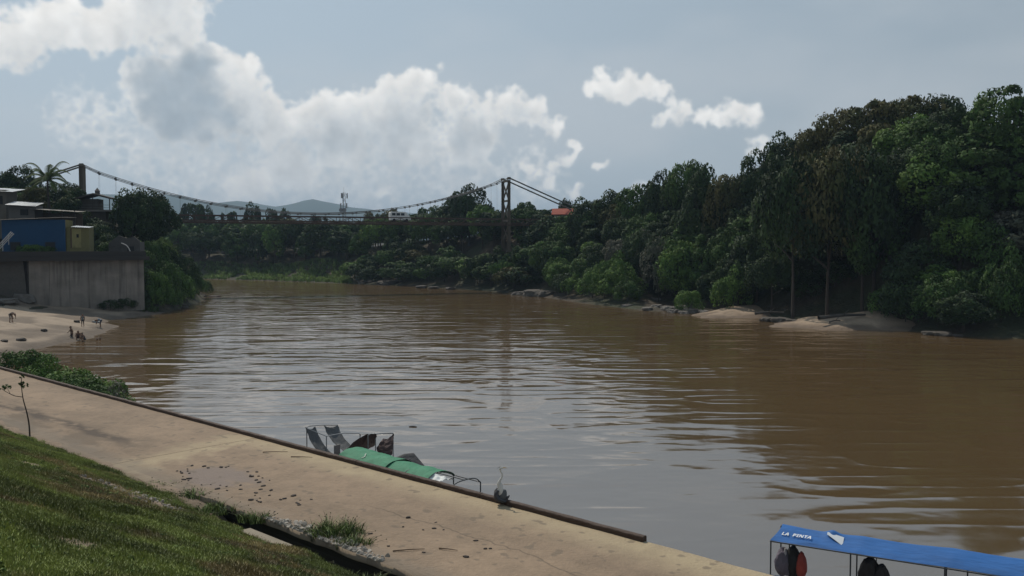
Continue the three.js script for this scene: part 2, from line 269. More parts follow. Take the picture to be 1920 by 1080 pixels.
const beachTop = (x, d) => { const ray2 = new THREE.Raycaster(v3(x, 30, -d), v3(0, -1, 0)); const h = ray2.intersectObject(scene.getObjectByName('sand_beach'))[0]; return h ? h.point.y : groundH(x, d); };
function mound(px, py, rx, rz, h, turn, seed, label) {
  const c = onLevel(px, py, 0), seg = 64, rings = 16, pos = [c.x, h, c.z], uv = [0, 0], idx = [];
  for (let r = 1; r <= rings; r++) for (let i = 0; i < seg; i++) {
    const a = i / seg * Math.PI * 2, f = r / rings * (1 + 0.38 * perlin.noise(Math.cos(a) * 1.6, Math.sin(a) * 1.6, seed)), lx = Math.cos(a) * rx * f, lz = Math.sin(a) * rz * f;
    const x = c.x + lx * Math.cos(turn) + lz * Math.sin(turn), z = c.z - lx * Math.sin(turn) + lz * Math.cos(turn);
    pos.push(x, h * Math.pow(1 - (r / rings), 0.85) - 0.35 * (r / rings) ** 2 + 0.30 * perlin.noise(x * 0.35, z * 0.35, seed) * (1 - (r / rings) ** 4), z); uv.push(x, z);
  }
  for (let i = 0; i < seg; i++) idx.push(0, 1 + (i + 1) % seg, 1 + i);
  for (let r = 0; r < rings - 1; r++) for (let i = 0; i < seg; i++) { const a = 1 + r * seg + i, b = 1 + r * seg + (i + 1) % seg, e = a + seg, f = b + seg; idx.push(a, b, e, b, f, e); }
  const g = new THREE.BufferGeometry(); g.setAttribute('position', new THREE.Float32BufferAttribute(pos, 3)); g.setAttribute('uv', new THREE.Float32BufferAttribute(uv, 2)); const col = []; for (let i = 0; i < pos.length; i += 3) { const wet = sstep(0.62, 0.22, pos[i + 1] + 0.5 * (fbm(pos[i] * 0.5, pos[i + 2] * 0.5, 3) - 0.5)); col.push(lerp(0.36, 0.17, wet), lerp(0.275, 0.125, wet), lerp(0.20, 0.09, wet)); } g.setAttribute('color', new THREE.Float32BufferAttribute(col, 3)); g.setIndex(idx); g.computeVertexNormals();
  return solo('sandbar', g, sandMat, label, null, null, 'structure');
}
mound(1405, 588, 13, 6.5, 1.3, 0.72, 3, 'narrow bar of pale sand under the trees of the right bank');
mound(1625, 608, 13.5, 9.5, 1.7, 0.42, 9, 'broad pale sandbar at the foot of the dark right bank');
mound(1130, 562, 6, 2, 0.5, 0.9, 5, 'thin strip of wet sand beside the rocks of the right bank');
mound(965, 548, 3.0, 1.6, 0.8, 0.9, 7, 'small pale sand point on the far bank below the bridge tower');

// ------------------------------------------------------------------ the quay: walkway slabs, wall, edging beam, ditch side, grass bank
const concreteBump = rep(grain, 0.7, 0.7);
{
  const TA = -42, TB = 72, TW = 2048, TH = 256, d = new Uint8Array(TW * TH * 4);
  for (let j = 0; j < TH; j++) for (let i = 0; i < TW; i++) {
    const t = lerp(-4, 56, i / TW), s = j / TH * SLABW;
    let n = fbm(t * 0.35 + 3, s * 0.5, 5), m = fbm(t * 2.2, s * 2.2 + 40, 4), f = fbm(t * 9, s * 9, 3);
    let r = 0.30, g = 0.217, b = 0.146; const v = 1 + 0.55 * (n - 0.5) + 0.35 * (m - 0.5) + 0.25 * (f - 0.5); r *= v; g *= v; b *= v;
    // pale sand swept against the river edge and over the cross joint
    const dust = Math.max(sstep(1.9, 0.3, s + 1.2 * (n - 0.5)) * sstep(24, 20, t), sstep(1.6, 0, Math.abs(t - 21.6 - 0.25 * (2.8 - s) + 2 * (m - 0.5))) * 0.9) * (0.55 + 0.6 * m);
    const du = Math.min(1, dust * 1.05); r = lerp(r, 0.47, du); g = lerp(g, 0.375, du); b = lerp(b, 0.24, du);
    // damp grey patch and mud smears
    const damp = sstep(1.5, 0.6, Math.hypot((t - 17.4) / 1.5, (s - 4.1) / 0.8) + 1.3 * (m - 0.5)); r = lerp(r, 0.25, damp * 0.8); g = lerp(g, 0.20, damp * 0.8); b = lerp(b, 0.175, damp * 0.8);
    const mud = sstep(0.45, 0.62, fbm(t * 0.45 + 50, s * 1.6, 4)) * sstep(2.6, 4.9, s) * sstep(20, 27, t); r = lerp(r, 0.17, mud * 0.8); g = lerp(g, 0.125, mud * 0.8); b = lerp(b, 0.085, mud * 0.8);
    const band = sstep(0.5, 0.12, Math.abs(s - 4.05 - 0.03 * Math.max(0, t - 30) - 0.7 * (fbm(t * 0.5, 31, 4) - 0.5))) * sstep(23, 26, t) * sstep(46, 36, t) * sstep(0.25, 0.55, fbm(t * 1.3, s * 2.4, 4)) * 0.92; r = lerp(r, 0.085, band); g = lerp(g, 0.06, band); b = lerp(b, 0.043, band);
    const edge = sstep(4.7, 5.5, s + 0.9 * (m - 0.5)) * 0.55; r = lerp(r, 0.21, edge); g = lerp(g, 0.175, edge); b = lerp(b, 0.135, edge);
    const crack = sstep(0.045, 0.0, Math.abs(s - 2.9 - 0.9 * (fbm(t * 0.4, 7, 3) - 0.5) - 0.12 * (fbm(t * 4, 3, 2) - 0.5))) * sstep(12, 10, t) * 0.45; r *= 1 - crack; g *= 1 - crack; b *= 1 - crack;
    const spots = sstep(0.735, 0.80, fbm(t * 3.4 + 90, s * 3.4, 2)) * 0.55; r = lerp(r, 0.16, spots); g = lerp(g, 0.125, spots); b = lerp(b, 0.09, spots);
    const o = (j * TW + i) * 4, enc = (c) => 255 * Math.pow(clamp(c), 1 / 2.2); d[o] = enc(r); d[o + 1] = enc(g); d[o + 2] = enc(b); d[o + 3] = 255;
  }
  const map = new THREE.DataTexture(d, TW, TH); map.colorSpace = THREE.SRGBColorSpace; map.magFilter = THREE.LinearFilter; map.wrapS = THREE.MirroredRepeatWrapping; map.wrapT = THREE.ClampToEdgeWrapping; map.needsUpdate = true;
  const slabMat = new THREE.MeshStandardMaterial({ map, color: lin(0.80, 0.80, 0.80), roughness: 0.92, bumpMap: rep(grain, 24, 2.4), bumpScale: 0.02 });
  const walk = thing('walkway', 'sandy concrete walkway along the top of the quay', null, null); walk.userData.kind = 'structure';
  const joints = [TA, -22, -9, 21.7, 38, 54, TB];
  for (let k = 0; k < joints.length - 1; k++) {
    const a = joints[k] + 0.002, b = joints[k + 1] - 0.002, nt = Math.ceil((b - a) / 0.35), ns = 16, pos = [], uv = [], idx = [];
    const top = (t, s) => SLAB + 0.02 * perlin.noise(t * 0.6, s * 0.6, 9) + (k % 2 ? 0.006 : 0);
    const inner = (t) => SLABW + (k > 2 ? 0.5 : 0.45 * sstep(15, 18, t)) + 0.10 * perlin.noise(t * 0.9, 1, 3) + 0.05 * perlin.noise(t * 3.1, 1, 3);
    for (let i = 0; i <= nt; i++) for (let j = -1; j <= ns + 1; j++) {
      const t = lerp(a, b, i / nt), s = clamp(j / ns) * inner(t), y = j < 0 || j > ns ? SLAB - 0.17 : top(t, s), p = quay(t, s, y); pos.push(p.x, p.y, p.z); uv.push((t + 4) / 60, clamp(s / SLABW));
    }
    const w = ns + 3; for (let i = 0; i < nt; i++) for (let j = 0; j < w - 1; j++) { const q = i * w + j; idx.push(q, q + 1, q + w, q + 1, q + w + 1, q + w); }
    const g = new THREE.BufferGeometry(); g.setAttribute('position', new THREE.Float32BufferAttribute(pos, 3)); g.setAttribute('uv', new THREE.Float32BufferAttribute(uv, 2)); g.setIndex(idx); const gg = g.toNonIndexed(); gg.computeVertexNormals();
    part('slab', g.index ? (g.computeVertexNormals(), g) : gg, slabMat, walk);
  }
  // wall below the slabs and the footing along the ditch
  const conc = new THREE.MeshStandardMaterial({ color: lin(0.25, 0.22, 0.185), map: mottle, roughness: 0.95, bumpMap: concreteBump, bumpScale: 0.02 });
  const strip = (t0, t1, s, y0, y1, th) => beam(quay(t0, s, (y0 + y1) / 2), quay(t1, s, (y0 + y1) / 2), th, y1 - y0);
  solo('quay_wall', strip(TA, TB, 0.28, -1.6, SLAB - 0.06, 0.5), conc, 'concrete quay wall standing in the river below the walkway', 'wall');
  solo('walkway_footing', strip(TA, 17, 5.12, 0.9, SLAB - 0.05, 0.3), new THREE.MeshStandardMaterial({ color: lin(0.045, 0.042, 0.036), map: mottle, roughness: 0.9, bumpMap: concreteBump, bumpScale: 0.03 }), 'concrete footing with painted shade under the inland edge of the walkway beside the ditch', 'footing');  // near-black colour paints in the shade below the slab edge
  const edgeBeam = thing('edging_beam', 'dark rusty steel edging along the river side of the walkway', 'edging');
  const rust = new THREE.MeshStandardMaterial({ color: lin(0.075, 0.045, 0.032), map: rep(mottle, 3, 1), roughness: 0.8, bumpMap: rep(coarse, 4, 1), bumpScale: 0.02 });
  const cuts = [3.3, 9.2, 15.3, 21.2, 27.4, 33.5, 39.6, 45.6, 51.8, 58, 64, 71];
  const prof = new THREE.Shape(); prof.moveTo(-0.09, -0.05); prof.lineTo(-0.09, 0.10); prof.quadraticCurveTo(-0.085, 0.145, -0.03, 0.15); prof.lineTo(0.05, 0.145); prof.quadraticCurveTo(0.085, 0.14, 0.09, 0.10); prof.lineTo(0.09, -0.05); prof.closePath();
  for (let k = 0; k < cuts.length - 1; k++) {
    const L = cuts[k + 1] - cuts[k] - 0.02, g = new THREE.ExtrudeGeometry(prof, { depth: L, bevelEnabled: false, steps: 12 }), p = g.attributes.position;
    for (let i = 0; i < p.count; i++) { const z = p.getZ(i); p.setY(i, p.getY(i) + 0.012 * perlin.noise(z * 1.1 + k * 7, 1, 2) - (p.getY(i) > 0.08 ? 0.01 * Math.abs(perlin.noise(z * 3, k, 5)) : 0)); }
    g.computeVertexNormals();
    g.applyMatrix4(new THREE.Matrix4().makeRotationY(Math.PI / 2 + QUAY_TURN + Math.PI)); const o = quay(cuts[k], 0.02, SLAB); g.translate(o.x, o.y, o.z);
    part('beam_section', g, rust, edgeBeam);
  }
}
// the grass bank
const bareSpots = [[230, 930, 1.1], [300, 938, 0.8], [265, 955, 0.7], [75, 955, 0.3]].map(([x, y, r]) => { const p = onLevel(x, y, 3.3); return [p.x, -p.z, r]; });
const bareAt = (x, d, t, s) => { let b = 0; for (const [bx, bd, r] of bareSpots) b = Math.max(b, sstep(r * 1.5, r * 0.5, Math.hypot(x - bx, d - bd) + 1.8 * (fbm(x * 1.7, d * 1.7, 3) - 0.5))); b = Math.max(b, 0.8 * sstep(0.66, 0.78, fbm(x * 0.9 + 60, d * 0.9, 4))); b = Math.max(b, sstep(6.7, 6.0, s + 0.6 * (vnoise(t * 1.2, 4) - 0.5)) * sstep(10, 16, t)); return b; };
{
  const nt = 300, pos = [], col = [], uv = [], idx = [], ss = []; for (let s = 5.52; s < 8; s += 0.07) ss.push(s); for (let s = 8; s < 20; s += 0.22) ss.push(s); for (let s = 20; s < 46; s += 2) ss.push(s);
  for (let i = 0; i <= nt; i++) for (const s of ss) {
    const t = lerp(-46, 72, i / nt), p = quay(t, s, nearBank(t, s)); pos.push(p.x, p.y, p.z); uv.push(p.x / 1.5, p.z / 1.5);
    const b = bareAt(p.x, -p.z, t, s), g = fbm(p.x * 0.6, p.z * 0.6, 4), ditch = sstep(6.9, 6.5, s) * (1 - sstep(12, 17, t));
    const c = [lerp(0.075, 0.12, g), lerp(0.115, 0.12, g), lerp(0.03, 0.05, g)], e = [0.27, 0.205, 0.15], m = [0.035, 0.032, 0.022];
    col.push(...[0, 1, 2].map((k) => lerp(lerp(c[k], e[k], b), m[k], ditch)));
  }
  const w = ss.length; for (let i = 0; i < nt; i++) for (let j = 0; j < w - 1; j++) { const q = i * w + j; idx.push(q, q + 1, q + w, q + 1, q + w + 1, q + w); }
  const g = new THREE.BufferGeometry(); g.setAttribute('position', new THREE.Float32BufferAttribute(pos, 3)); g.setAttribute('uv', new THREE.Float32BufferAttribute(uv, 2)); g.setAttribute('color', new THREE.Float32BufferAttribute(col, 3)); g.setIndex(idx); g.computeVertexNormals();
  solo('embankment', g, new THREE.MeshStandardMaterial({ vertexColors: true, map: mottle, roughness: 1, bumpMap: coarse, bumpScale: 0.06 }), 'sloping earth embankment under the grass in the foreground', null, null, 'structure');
}
function bladeTuft(seed, n, h, spread, w) {
  const r = rng(seed), pos = [], nor = [], idx = [];
  for (let k = 0; k < n; k++) {
    const a = r() * 6.283, q = spread * Math.sqrt(r()), bx = Math.cos(a) * q, bz = Math.sin(a) * q, L = h * (0.55 + 0.7 * r()), la = r() * 6.283, lean = L * (0.25 + 0.7 * r()), tw = r() * 6.283, ww = w * (0.7 + 0.6 * r());
    const dx = Math.cos(la), dz = Math.sin(la), sx = Math.cos(tw) * ww, sz = Math.sin(tw) * ww, o = pos.length / 3;
    pos.push(bx - sx, -0.02, bz - sz, bx + sx, -0.02, bz + sz, bx + dx * lean * 0.35 - sx * 0.8, L * 0.6, bz + dz * lean * 0.35 - sz * 0.8, bx + dx * lean * 0.35 + sx * 0.8, L * 0.6, bz + dz * lean * 0.35 + sz * 0.8, bx + dx * lean, L * 0.92, bz + dz * lean);
    for (let i = 0; i < 5; i++) nor.push(dx * 0.35, 0.9, dz * 0.35);
    idx.push(o, o + 1, o + 2, o + 1, o + 3, o + 2, o + 2, o + 3, o + 4);
  }
  const g = new THREE.BufferGeometry(); g.setAttribute('position', new THREE.Float32BufferAttribute(pos, 3)); g.setAttribute('normal', new THREE.Float32BufferAttribute(nor, 3)); g.setIndex(idx); return g;
}
const grassWeedMat = new THREE.MeshStandardMaterial({ color: lin(1, 1, 1), vertexColors: true, roughness: 0.85, side: THREE.DoubleSide });
const grassMat = new THREE.MeshPhysicalMaterial({ color: lin(1, 1, 1), roughness: 0.9, transmission: 0.3, thickness: 0, side: THREE.DoubleSide, specularIntensity: 0.3 });
{
  const r = rng(99), list = [], M = new THREE.Matrix4(), E = new THREE.Euler(), Qn = new THREE.Quaternion();
  for (let k = 0; k < 520000 && list.length < 150000; k++) {
    const t = lerp(-22, 42, r()), s = 6.15 + 13.4 * r(), p = quay(t, s, 0), d = -p.z; p.y = nearBank(t, s); if (d < 2.5) continue;
    const [px, py] = toPixel(p); if (px < -520 || px > 1000 || py < 700 || py > 1400) continue;
    const keep = clamp(1.3 - d / 34, 0.35, 1); if (r() > keep) continue;
    const bare = bareAt(p.x, d, t, s); if (r() < bare * 0.93) continue;
    if (s < 6.9 && t < 13 && r() < 0.85) continue;
    const n = fbm(p.x * 0.55 + 20, p.z * 0.55, 4), dry = sstep(0.5, 0.68, n), f = (0.75 + 0.5 * r()) * lerp(0.55, 1.3, sstep(0.3, 0.7, fbm(p.x * 0.9 + 70, p.z * 0.9, 4))), tall = sstep(0.5, 0.75, fbm(p.x * 0.8, p.z * 0.8 + 40, 3));
    list.push([p, 0.6 + 0.6 * r() + 0.7 * tall, r() * 6.283, [lerp(0.19, 0.26, dry) * f, lerp(0.245, 0.215, dry) * f, lerp(0.058, 0.09, dry) * f]]);
  }
  const im = new THREE.InstancedMesh(bladeTuft(5, 12, 0.060, 0.085, 0.0042), grassMat, list.length); im.name = 'grass';
  list.forEach(([p, s, a, c], i) => { M.compose(p, Qn.setFromEuler(E.set(0, a, 0)), v3(s, s, s)); im.setMatrixAt(i, M); im.setColorAt(i, lin(...c)); });
  im.castShadow = im.receiveShadow = true; scene.add(im); tag(im, 'short green grass covering the foreground embankment', 'grass', null, 'stuff');
}

{
  const r = rng(1717), list = [], M = new THREE.Matrix4(), E = new THREE.Euler(), Qn = new THREE.Quaternion();
  const rosette = crown({ seed: 9, R: 0.05, ry: 0.02, cy: 0.03, clumps: 7, leaves: 21, leaf: 0.022, cols: [[1, 1, 1], [0.8, 0.85, 0.8]], low: -0.2 });
  for (let k = 0; k < 60000 && list.length < 3200; k++) {
    const t = lerp(-22, 40, r()), s = 6.6 + 12.6 * r(), p = quay(t, s, 0), d = -p.z; p.y = nearBank(t, s) + 0.015; if (d < 2.5) continue;
    const [px, py] = toPixel(p); if (px < -160 || px > 900 || py < 760 || py > 1240) continue;
    if (r() > sstep(0.4, 0.62, fbm(p.x * 0.7 + 5, p.z * 0.7 + 90, 4)) || r() < bareAt(p.x, d, t, s) * 0.8) continue;
    const f = 0.6 + 0.8 * r(); list.push([p, 0.45 + 0.6 * r(), r() * 6.283, [0.13 * f, 0.19 * f, 0.05 * f]]);
  }
  const im = new THREE.InstancedMesh(rosette, grassWeedMat, list.length); im.name = 'turf_weeds';
  list.forEach(([p, q, a, c], i) => { M.compose(p, Qn.setFromEuler(E.set(0.2 * Math.sin(a * 3), a, 0)), v3(q, q, q)); im.setMatrixAt(i, M); im.setColorAt(i, lin(...c)); });
  im.castShadow = im.receiveShadow = true; scene.add(im); tag(im, 'small broad-leaved weeds scattered through the foreground turf', 'weeds', null, 'stuff');
}

// ------------------------------------------------------------------ trees
const leafMat = new THREE.MeshPhysicalMaterial({ color: lin(1, 1, 1), vertexColors: true, roughness: 0.85, transmission: 0.22, thickness: 0, side: THREE.DoubleSide, specularIntensity: 0.35 });
const barkMat = new THREE.MeshStandardMaterial({ color: lin(0.065, 0.052, 0.042), map: rep(mottle, 2, 4), roughness: 0.95, bumpMap: rep(coarse, 2, 5), bumpScale: 0.03 });
const LEAF = { dark: [[0.030, 0.056, 0.018], [0.040, 0.068, 0.022], [0.024, 0.044, 0.018]], green: [[0.050, 0.098, 0.024], [0.062, 0.115, 0.028], [0.040, 0.075, 0.020]], olive: [[0.075, 0.078, 0.026], [0.092, 0.086, 0.032], [0.055, 0.064, 0.022]], bright: [[0.085, 0.155, 0.030], [0.105, 0.175, 0.036], [0.062, 0.120, 0.026]], grey: [[0.105, 0.110, 0.080], [0.085, 0.095, 0.065], [0.13, 0.13, 0.10]] };
function crown({ seed, R, ry, cy, clumps, leaves, leaf, cols, low = -0.45, spread = 1, lean = 0 }) {
  const r = rng(seed), per = Math.round(leaves / clumps), N = per * clumps, pos = new Float32Array(N * 12), nor = new Float32Array(N * 12), col = new Float32Array(N * 12), idx = new Uint32Array(N * 6);
  let q = 0; const n = v3(), u = v3(), w = v3(), c = v3(), out = v3(), p = v3(), ln = v3(), nn = v3();
  const rv = (t) => { do t.set(r() * 2 - 1, r() * 2 - 1, r() * 2 - 1); while (t.lengthSq() > 1 || t.lengthSq() < 0.01); return t.normalize(); };
  for (let k = 0; k < clumps; k++) {
    do rv(out); while (out.y < low);
    const f = (0.50 + 0.42 * r()) * spread, rad = R * (0.22 + 0.20 * r());
    c.set(out.x * R * f + lean * out.y, cy + out.y * ry * f, out.z * R * f);
    const base = cols[(r() * cols.length) | 0], tone = 0.82 + 0.36 * r();
    for (let i = 0; i < per; i++) {
      rv(n).addScaledVector(out, 0.75).setY(n.y + 0.25).normalize();
      p.copy(c).addScaledVector(n, rad * (0.78 + 0.26 * r())).setY(p.y);
      rv(ln).multiplyScalar(0.9).add(n).normalize();
      u.crossVectors(ln, rv(w)).normalize(); w.crossVectors(ln, u);
      const L = leaf * (0.6 + 0.8 * r()), B = L * (0.42 + 0.2 * r()), o = q * 12;
      nn.copy(ln).multiplyScalar(0.55).addScaledVector(n, 0.9).normalize();
      const pts = [[-L, 0, -0.08 * L], [0, -B, 0.05 * L], [L, 0, -0.10 * L], [0, B, 0.05 * L]], v = tone * (0.75 + 0.5 * r());
      for (let m = 0; m < 4; m++) { const [a, b, e] = pts[m]; pos[o + 3 * m] = p.x + u.x * a + w.x * b + ln.x * e; pos[o + 3 * m + 1] = p.y + u.y * a + w.y * b + ln.y * e; pos[o + 3 * m + 2] = p.z + u.z * a + w.z * b + ln.z * e; nor[o + 3 * m] = nn.x; nor[o + 3 * m + 1] = nn.y; nor[o + 3 * m + 2] = nn.z; col[o + 3 * m] = base[0] * v; col[o + 3 * m + 1] = base[1] * v; col[o + 3 * m + 2] = base[2] * v; }
      idx.set([q * 4, q * 4 + 1, q * 4 + 2, q * 4, q * 4 + 2, q * 4 + 3], q * 6); q++;
    }
  }
  const g = new THREE.BufferGeometry(); g.setAttribute('position', new THREE.BufferAttribute(pos, 3)); g.setAttribute('normal', new THREE.BufferAttribute(nor, 3)); g.setAttribute('color', new THREE.BufferAttribute(col, 3)); g.setIndex(new THREE.BufferAttribute(idx, 1)); return g;
}
function trunkGeo(seed, h, r0, limbs, R, ry) {
  const r = rng(seed), g = [taperTube([v3(0, -0.8, 0), v3((r() - 0.5) * 0.3, h * 0.35, (r() - 0.5) * 0.3), v3((r() - 0.5) * 0.7, h * 0.7, (r() - 0.5) * 0.7), v3((r() - 0.5) * 0.9, h, (r() - 0.5) * 0.9)], r0, r0 * 0.28, 10, 7)];
  for (let k = 0; k < limbs; k++) { const a = k / limbs * 6.283 + r(), y0 = h * (0.42 + 0.4 * r()), q = R * (0.55 + 0.25 * r()); g.push(taperTube([v3(0, y0, 0), v3(Math.cos(a) * q * 0.45, y0 + ry * 0.22, Math.sin(a) * q * 0.45), v3(Math.cos(a) * q, y0 + ry * (0.35 + 0.4 * r()), Math.sin(a) * q)], r0 * 0.4, r0 * 0.1, 7, 5)); }
  return mergeGeometries(g.map(plain));
}
const protoGeo = new Map();
function proto(kind, shape, lod, variant) {
  const key = [kind, shape, lod, variant].join(); if (protoGeo.has(key)) return protoGeo.get(key);
  const seed = 1000 + protoGeo.size * 37, near = lod === 'near';
  const P = shape === 'round' ? { R: 4.4, ry: 3.9, cy: 5.9, clumps: near ? 64 : 40, low: -0.85, h: 7 } : shape === 'broad' ? { R: 5.6, ry: 3.1, cy: 6.8, clumps: near ? 72 : 44, low: -0.5, h: 7.6 } : shape === 'tall' ? { R: 3.4, ry: 4.9, cy: 5.2, clumps: near ? 60 : 36, low: -0.9, h: 8 } : { R: 5.0, ry: 4.2, cy: 3.6, clumps: near ? 46 : 26, low: -0.35, h: 4 };   // last: bush
  const leaves = shape === 'bush' ? (near ? 3400 : 1700) : near ? 6200 : 2400;
  const out = { crown: crown({ seed, R: P.R, ry: P.ry, cy: P.cy, clumps: P.clumps, leaves, leaf: near ? 0.255 : 0.38, cols: LEAF[kind], low: P.low }), trunk: trunkGeo(seed + 5, P.h, shape === 'bush' ? 0.16 : 0.30, shape === 'bush' ? 4 : 6, P.R, P.ry), top: P.cy + P.ry * 0.98, wide: P.R * 1.05 };
  protoGeo.set(key, out); return out;
}
const forest = [];      // labelled at the end, zone by zone
const LOOK = { dark: 'dark green', green: 'mid green', olive: 'olive brown', bright: 'bright green', grey: 'grey green' };
function plant(x, d, height, width, kind, shape, lod, zone, seed, y) {
  const pr = proto(kind, shape, lod, seed % 2), bush = shape === 'bush', g = new THREE.Group();
  g.position.set(x, y ?? groundH(x, d) - 0.15, -d); g.rotation.y = (seed * 2.399) % 6.283; const sy = height / pr.top, sx = width / (2 * pr.wide); g.scale.set(sx, sy, sx * (0.9 + 0.2 * ((seed * 0.37) % 1)));
  g.name = numbered(bush ? 'riverside_bush' : shape === 'broad' ? 'spreading_tree' : 'leafy_tree'); scene.add(g);
  part('trunk', pr.trunk, barkMat, g); part('crown', pr.crown, leafMat, g);
  forest.push({ g, zone, look: `${LOOK[kind]} ${bush ? 'bush' : shape === 'broad' ? 'spreading tree' : shape === 'tall' ? 'upright tree' : 'round-crowned tree'}`, px: toPixel(v3(x, g.position.y + height * 0.6, -d))[0], bush });
  return g;
}
// right hill: the crest follows the skyline
const skyline = [[330, 405], [420, 410], [520, 408], [620, 412], [720, 408], [760, 398], [830, 396], [850, 370], [880, 358], [912, 378], [925, 392], [965, 392], [985, 380], [1005, 392], [1050, 402], [1090, 385], [1130, 372], [1170, 362], [1205, 360], [1240, 335], [1262, 318], [1320, 316], [1340, 332], [1385, 332], [1400, 318], [1425, 300], [1440, 278], [1480, 262], [1530, 252], [1560, 232], [1600, 212], [1660, 202], [1720, 198], [1780, 203], [1795, 232], [1850, 246], [1890, 252], [1920, 268], [2000, 260], [2200, 240], [2500, 260]];
const skyAt = (px) => interp(skyline, px);
const heightTo = (x, d, py) => { const g = groundH(x, d); const [, p0] = toPixel(v3(x, g, -d)); return (p0 - py) * d / FOCAL; };
{
  const crest = [ // px, depth, width, kind, shape
    [1100, 186, 9, 'dark', 'round'], [1145, 182, 9, 'dark', 'round'], [1190, 176, 9, 'green', 'round'], [1238, 172, 7, 'dark', 'round'], [1290, 166, 9.5, 'green', 'broad'], [1318, 152, 8, 'dark', 'round'], [1368, 148, 8.5, 'olive', 'round'],
    [1425, 146, 8, 'dark', 'round'], [1470, 144, 8.5, 'dark', 'round'], [1525, 142, 9, 'olive', 'broad'], [1585, 138, 10, 'olive', 'broad'], [1645, 136, 10, 'olive', 'round'], [1705, 135, 10.5, 'olive', 'broad'], [1762, 134, 9, 'dark', 'broad'], [1815, 130, 9, 'green', 'round'], [1868, 128, 8.5, 'dark', 'round'], [1915, 126, 9, 'dark', 'round'], [1990, 120, 9, 'green', 'round'], [2080, 115, 10, 'dark', 'round']];
  crest.forEach(([px, d, w, kind, shape], i) => { const x = (px - 960) / FOCAL * d; plant(x, d, clamp(heightTo(x, d, skyAt(px) - 1), 5, 17), w, kind, shape, 'near', 'on the skyline of the right bank', 11 + i); });
  const r = rng(321), placed = [];
  const tryPlant = (x, d, gap) => { for (const [a, b, g] of placed) if ((x - a) ** 2 + (d - b) ** 2 < Math.max(g, gap) ** 2 * 0.8) return false; placed.push([x, d, gap]); return true; };
  for (let k = 0; k < 9000; k++) {
    const px = lerp(1030, 2010, r()), d = lerp(96, 205, r()), x = (px - 960) / FOCAL * d; if (inRiver(x, d)) continue;
    const dr = chainDist(x, d, rightBank); if (dr < 2.6 || dr > 40 || placed.length > 190) continue;
    const sandy = (x > 20 && x < 50 && dr < 10) || (px > 1450 && px < 1670 && dr < 16); if (sandy) continue;
    const gap = lerp(3.0, 4.4, clamp(dr / 25)) * (d > 150 ? 1.15 : 1); if (!tryPlant(x, d, gap)) continue;
    const lower = dr < 11, room = heightTo(x, d, skyAt(px) + 14 + 24 * r());
    let h = lower ? lerp(3.2, 7, r()) : lerp(7, 11.5, r()); h = Math.min(h, room); if (h < 2.4) continue;
    const n = fbm(x * 0.07, d * 0.07 + 5, 3), u = r();
    let kind = n > 0.56 ? (u < 0.6 ? 'olive' : 'dark') : n > 0.45 ? (u < 0.5 ? 'dark' : u < 0.85 ? 'green' : 'bright') : (u < 0.4 ? 'green' : u < 0.62 ? 'bright' : 'dark');
    if (!lower && kind === 'bright' && u < 0.8) kind = 'green'; if (u > 0.975) kind = 'grey';
    const shape = lower ? (u < 0.7 ? 'bush' : 'round') : ['round', 'broad', 'round', 'tall'][(r() * 4) | 0];
    plant(x, d, h, lower ? lerp(4, 7, r()) : lerp(6.5, 9.5, r()), kind, shape, 'near', lower ? 'low on the right bank' : 'on the slope of the right bank', 40 + k);
  }
  // the bright clumps that the photograph picks out
  for (const [px, py, d, h, w, kind, shape] of [[1415, 455, 137, 5, 8.5, 'bright', 'bush'], [1375, 530, 131, 4, 6, 'bright', 'bush'], [1290, 560, 134, 3, 5, 'bright', 'bush'], [1640, 405, 117, 9, 9, 'green', 'round'], [1745, 455, 112, 9, 9.5, 'bright', 'round'], [1800, 480, 107, 7, 7, 'bright', 'round'], [1880, 440, 112, 12, 10, 'green', 'round'], [1160, 530, 152, 3.4, 9, 'bright', 'bush'], [1722, 500, 109, 6, 8, 'dark', 'round'], [1700, 545, 107, 5, 7, 'dark', 'bush'], [1500, 545, 126, 4, 8, 'dark', 'bush'], [1565, 548, 124, 4, 8, 'dark', 'bush'], [1630, 552, 121, 4, 8, 'dark', 'bush'], [1760, 560, 103, 4, 7, 'green', 'bush'], [1235, 480, 150, 4, 6, 'grey', 'bush'], [1110, 520, 168, 6, 9, 'green', 'round'], [1040, 500, 184, 8, 9, 'green', 'round'], [1490, 385, 119, 9, 10.5, 'dark', 'broad'], [1555, 370, 118, 10, 11, 'olive', 'broad'], [1620, 380, 116, 10, 11, 'dark', 'broad']]) { const p = at(px, py, d); plant(p.x, d, Math.max(h, p.y + h * 0.45 - groundH(p.x, d)), w, kind, shape, 'near', 'standing out on the right bank', 900 + px); }
}
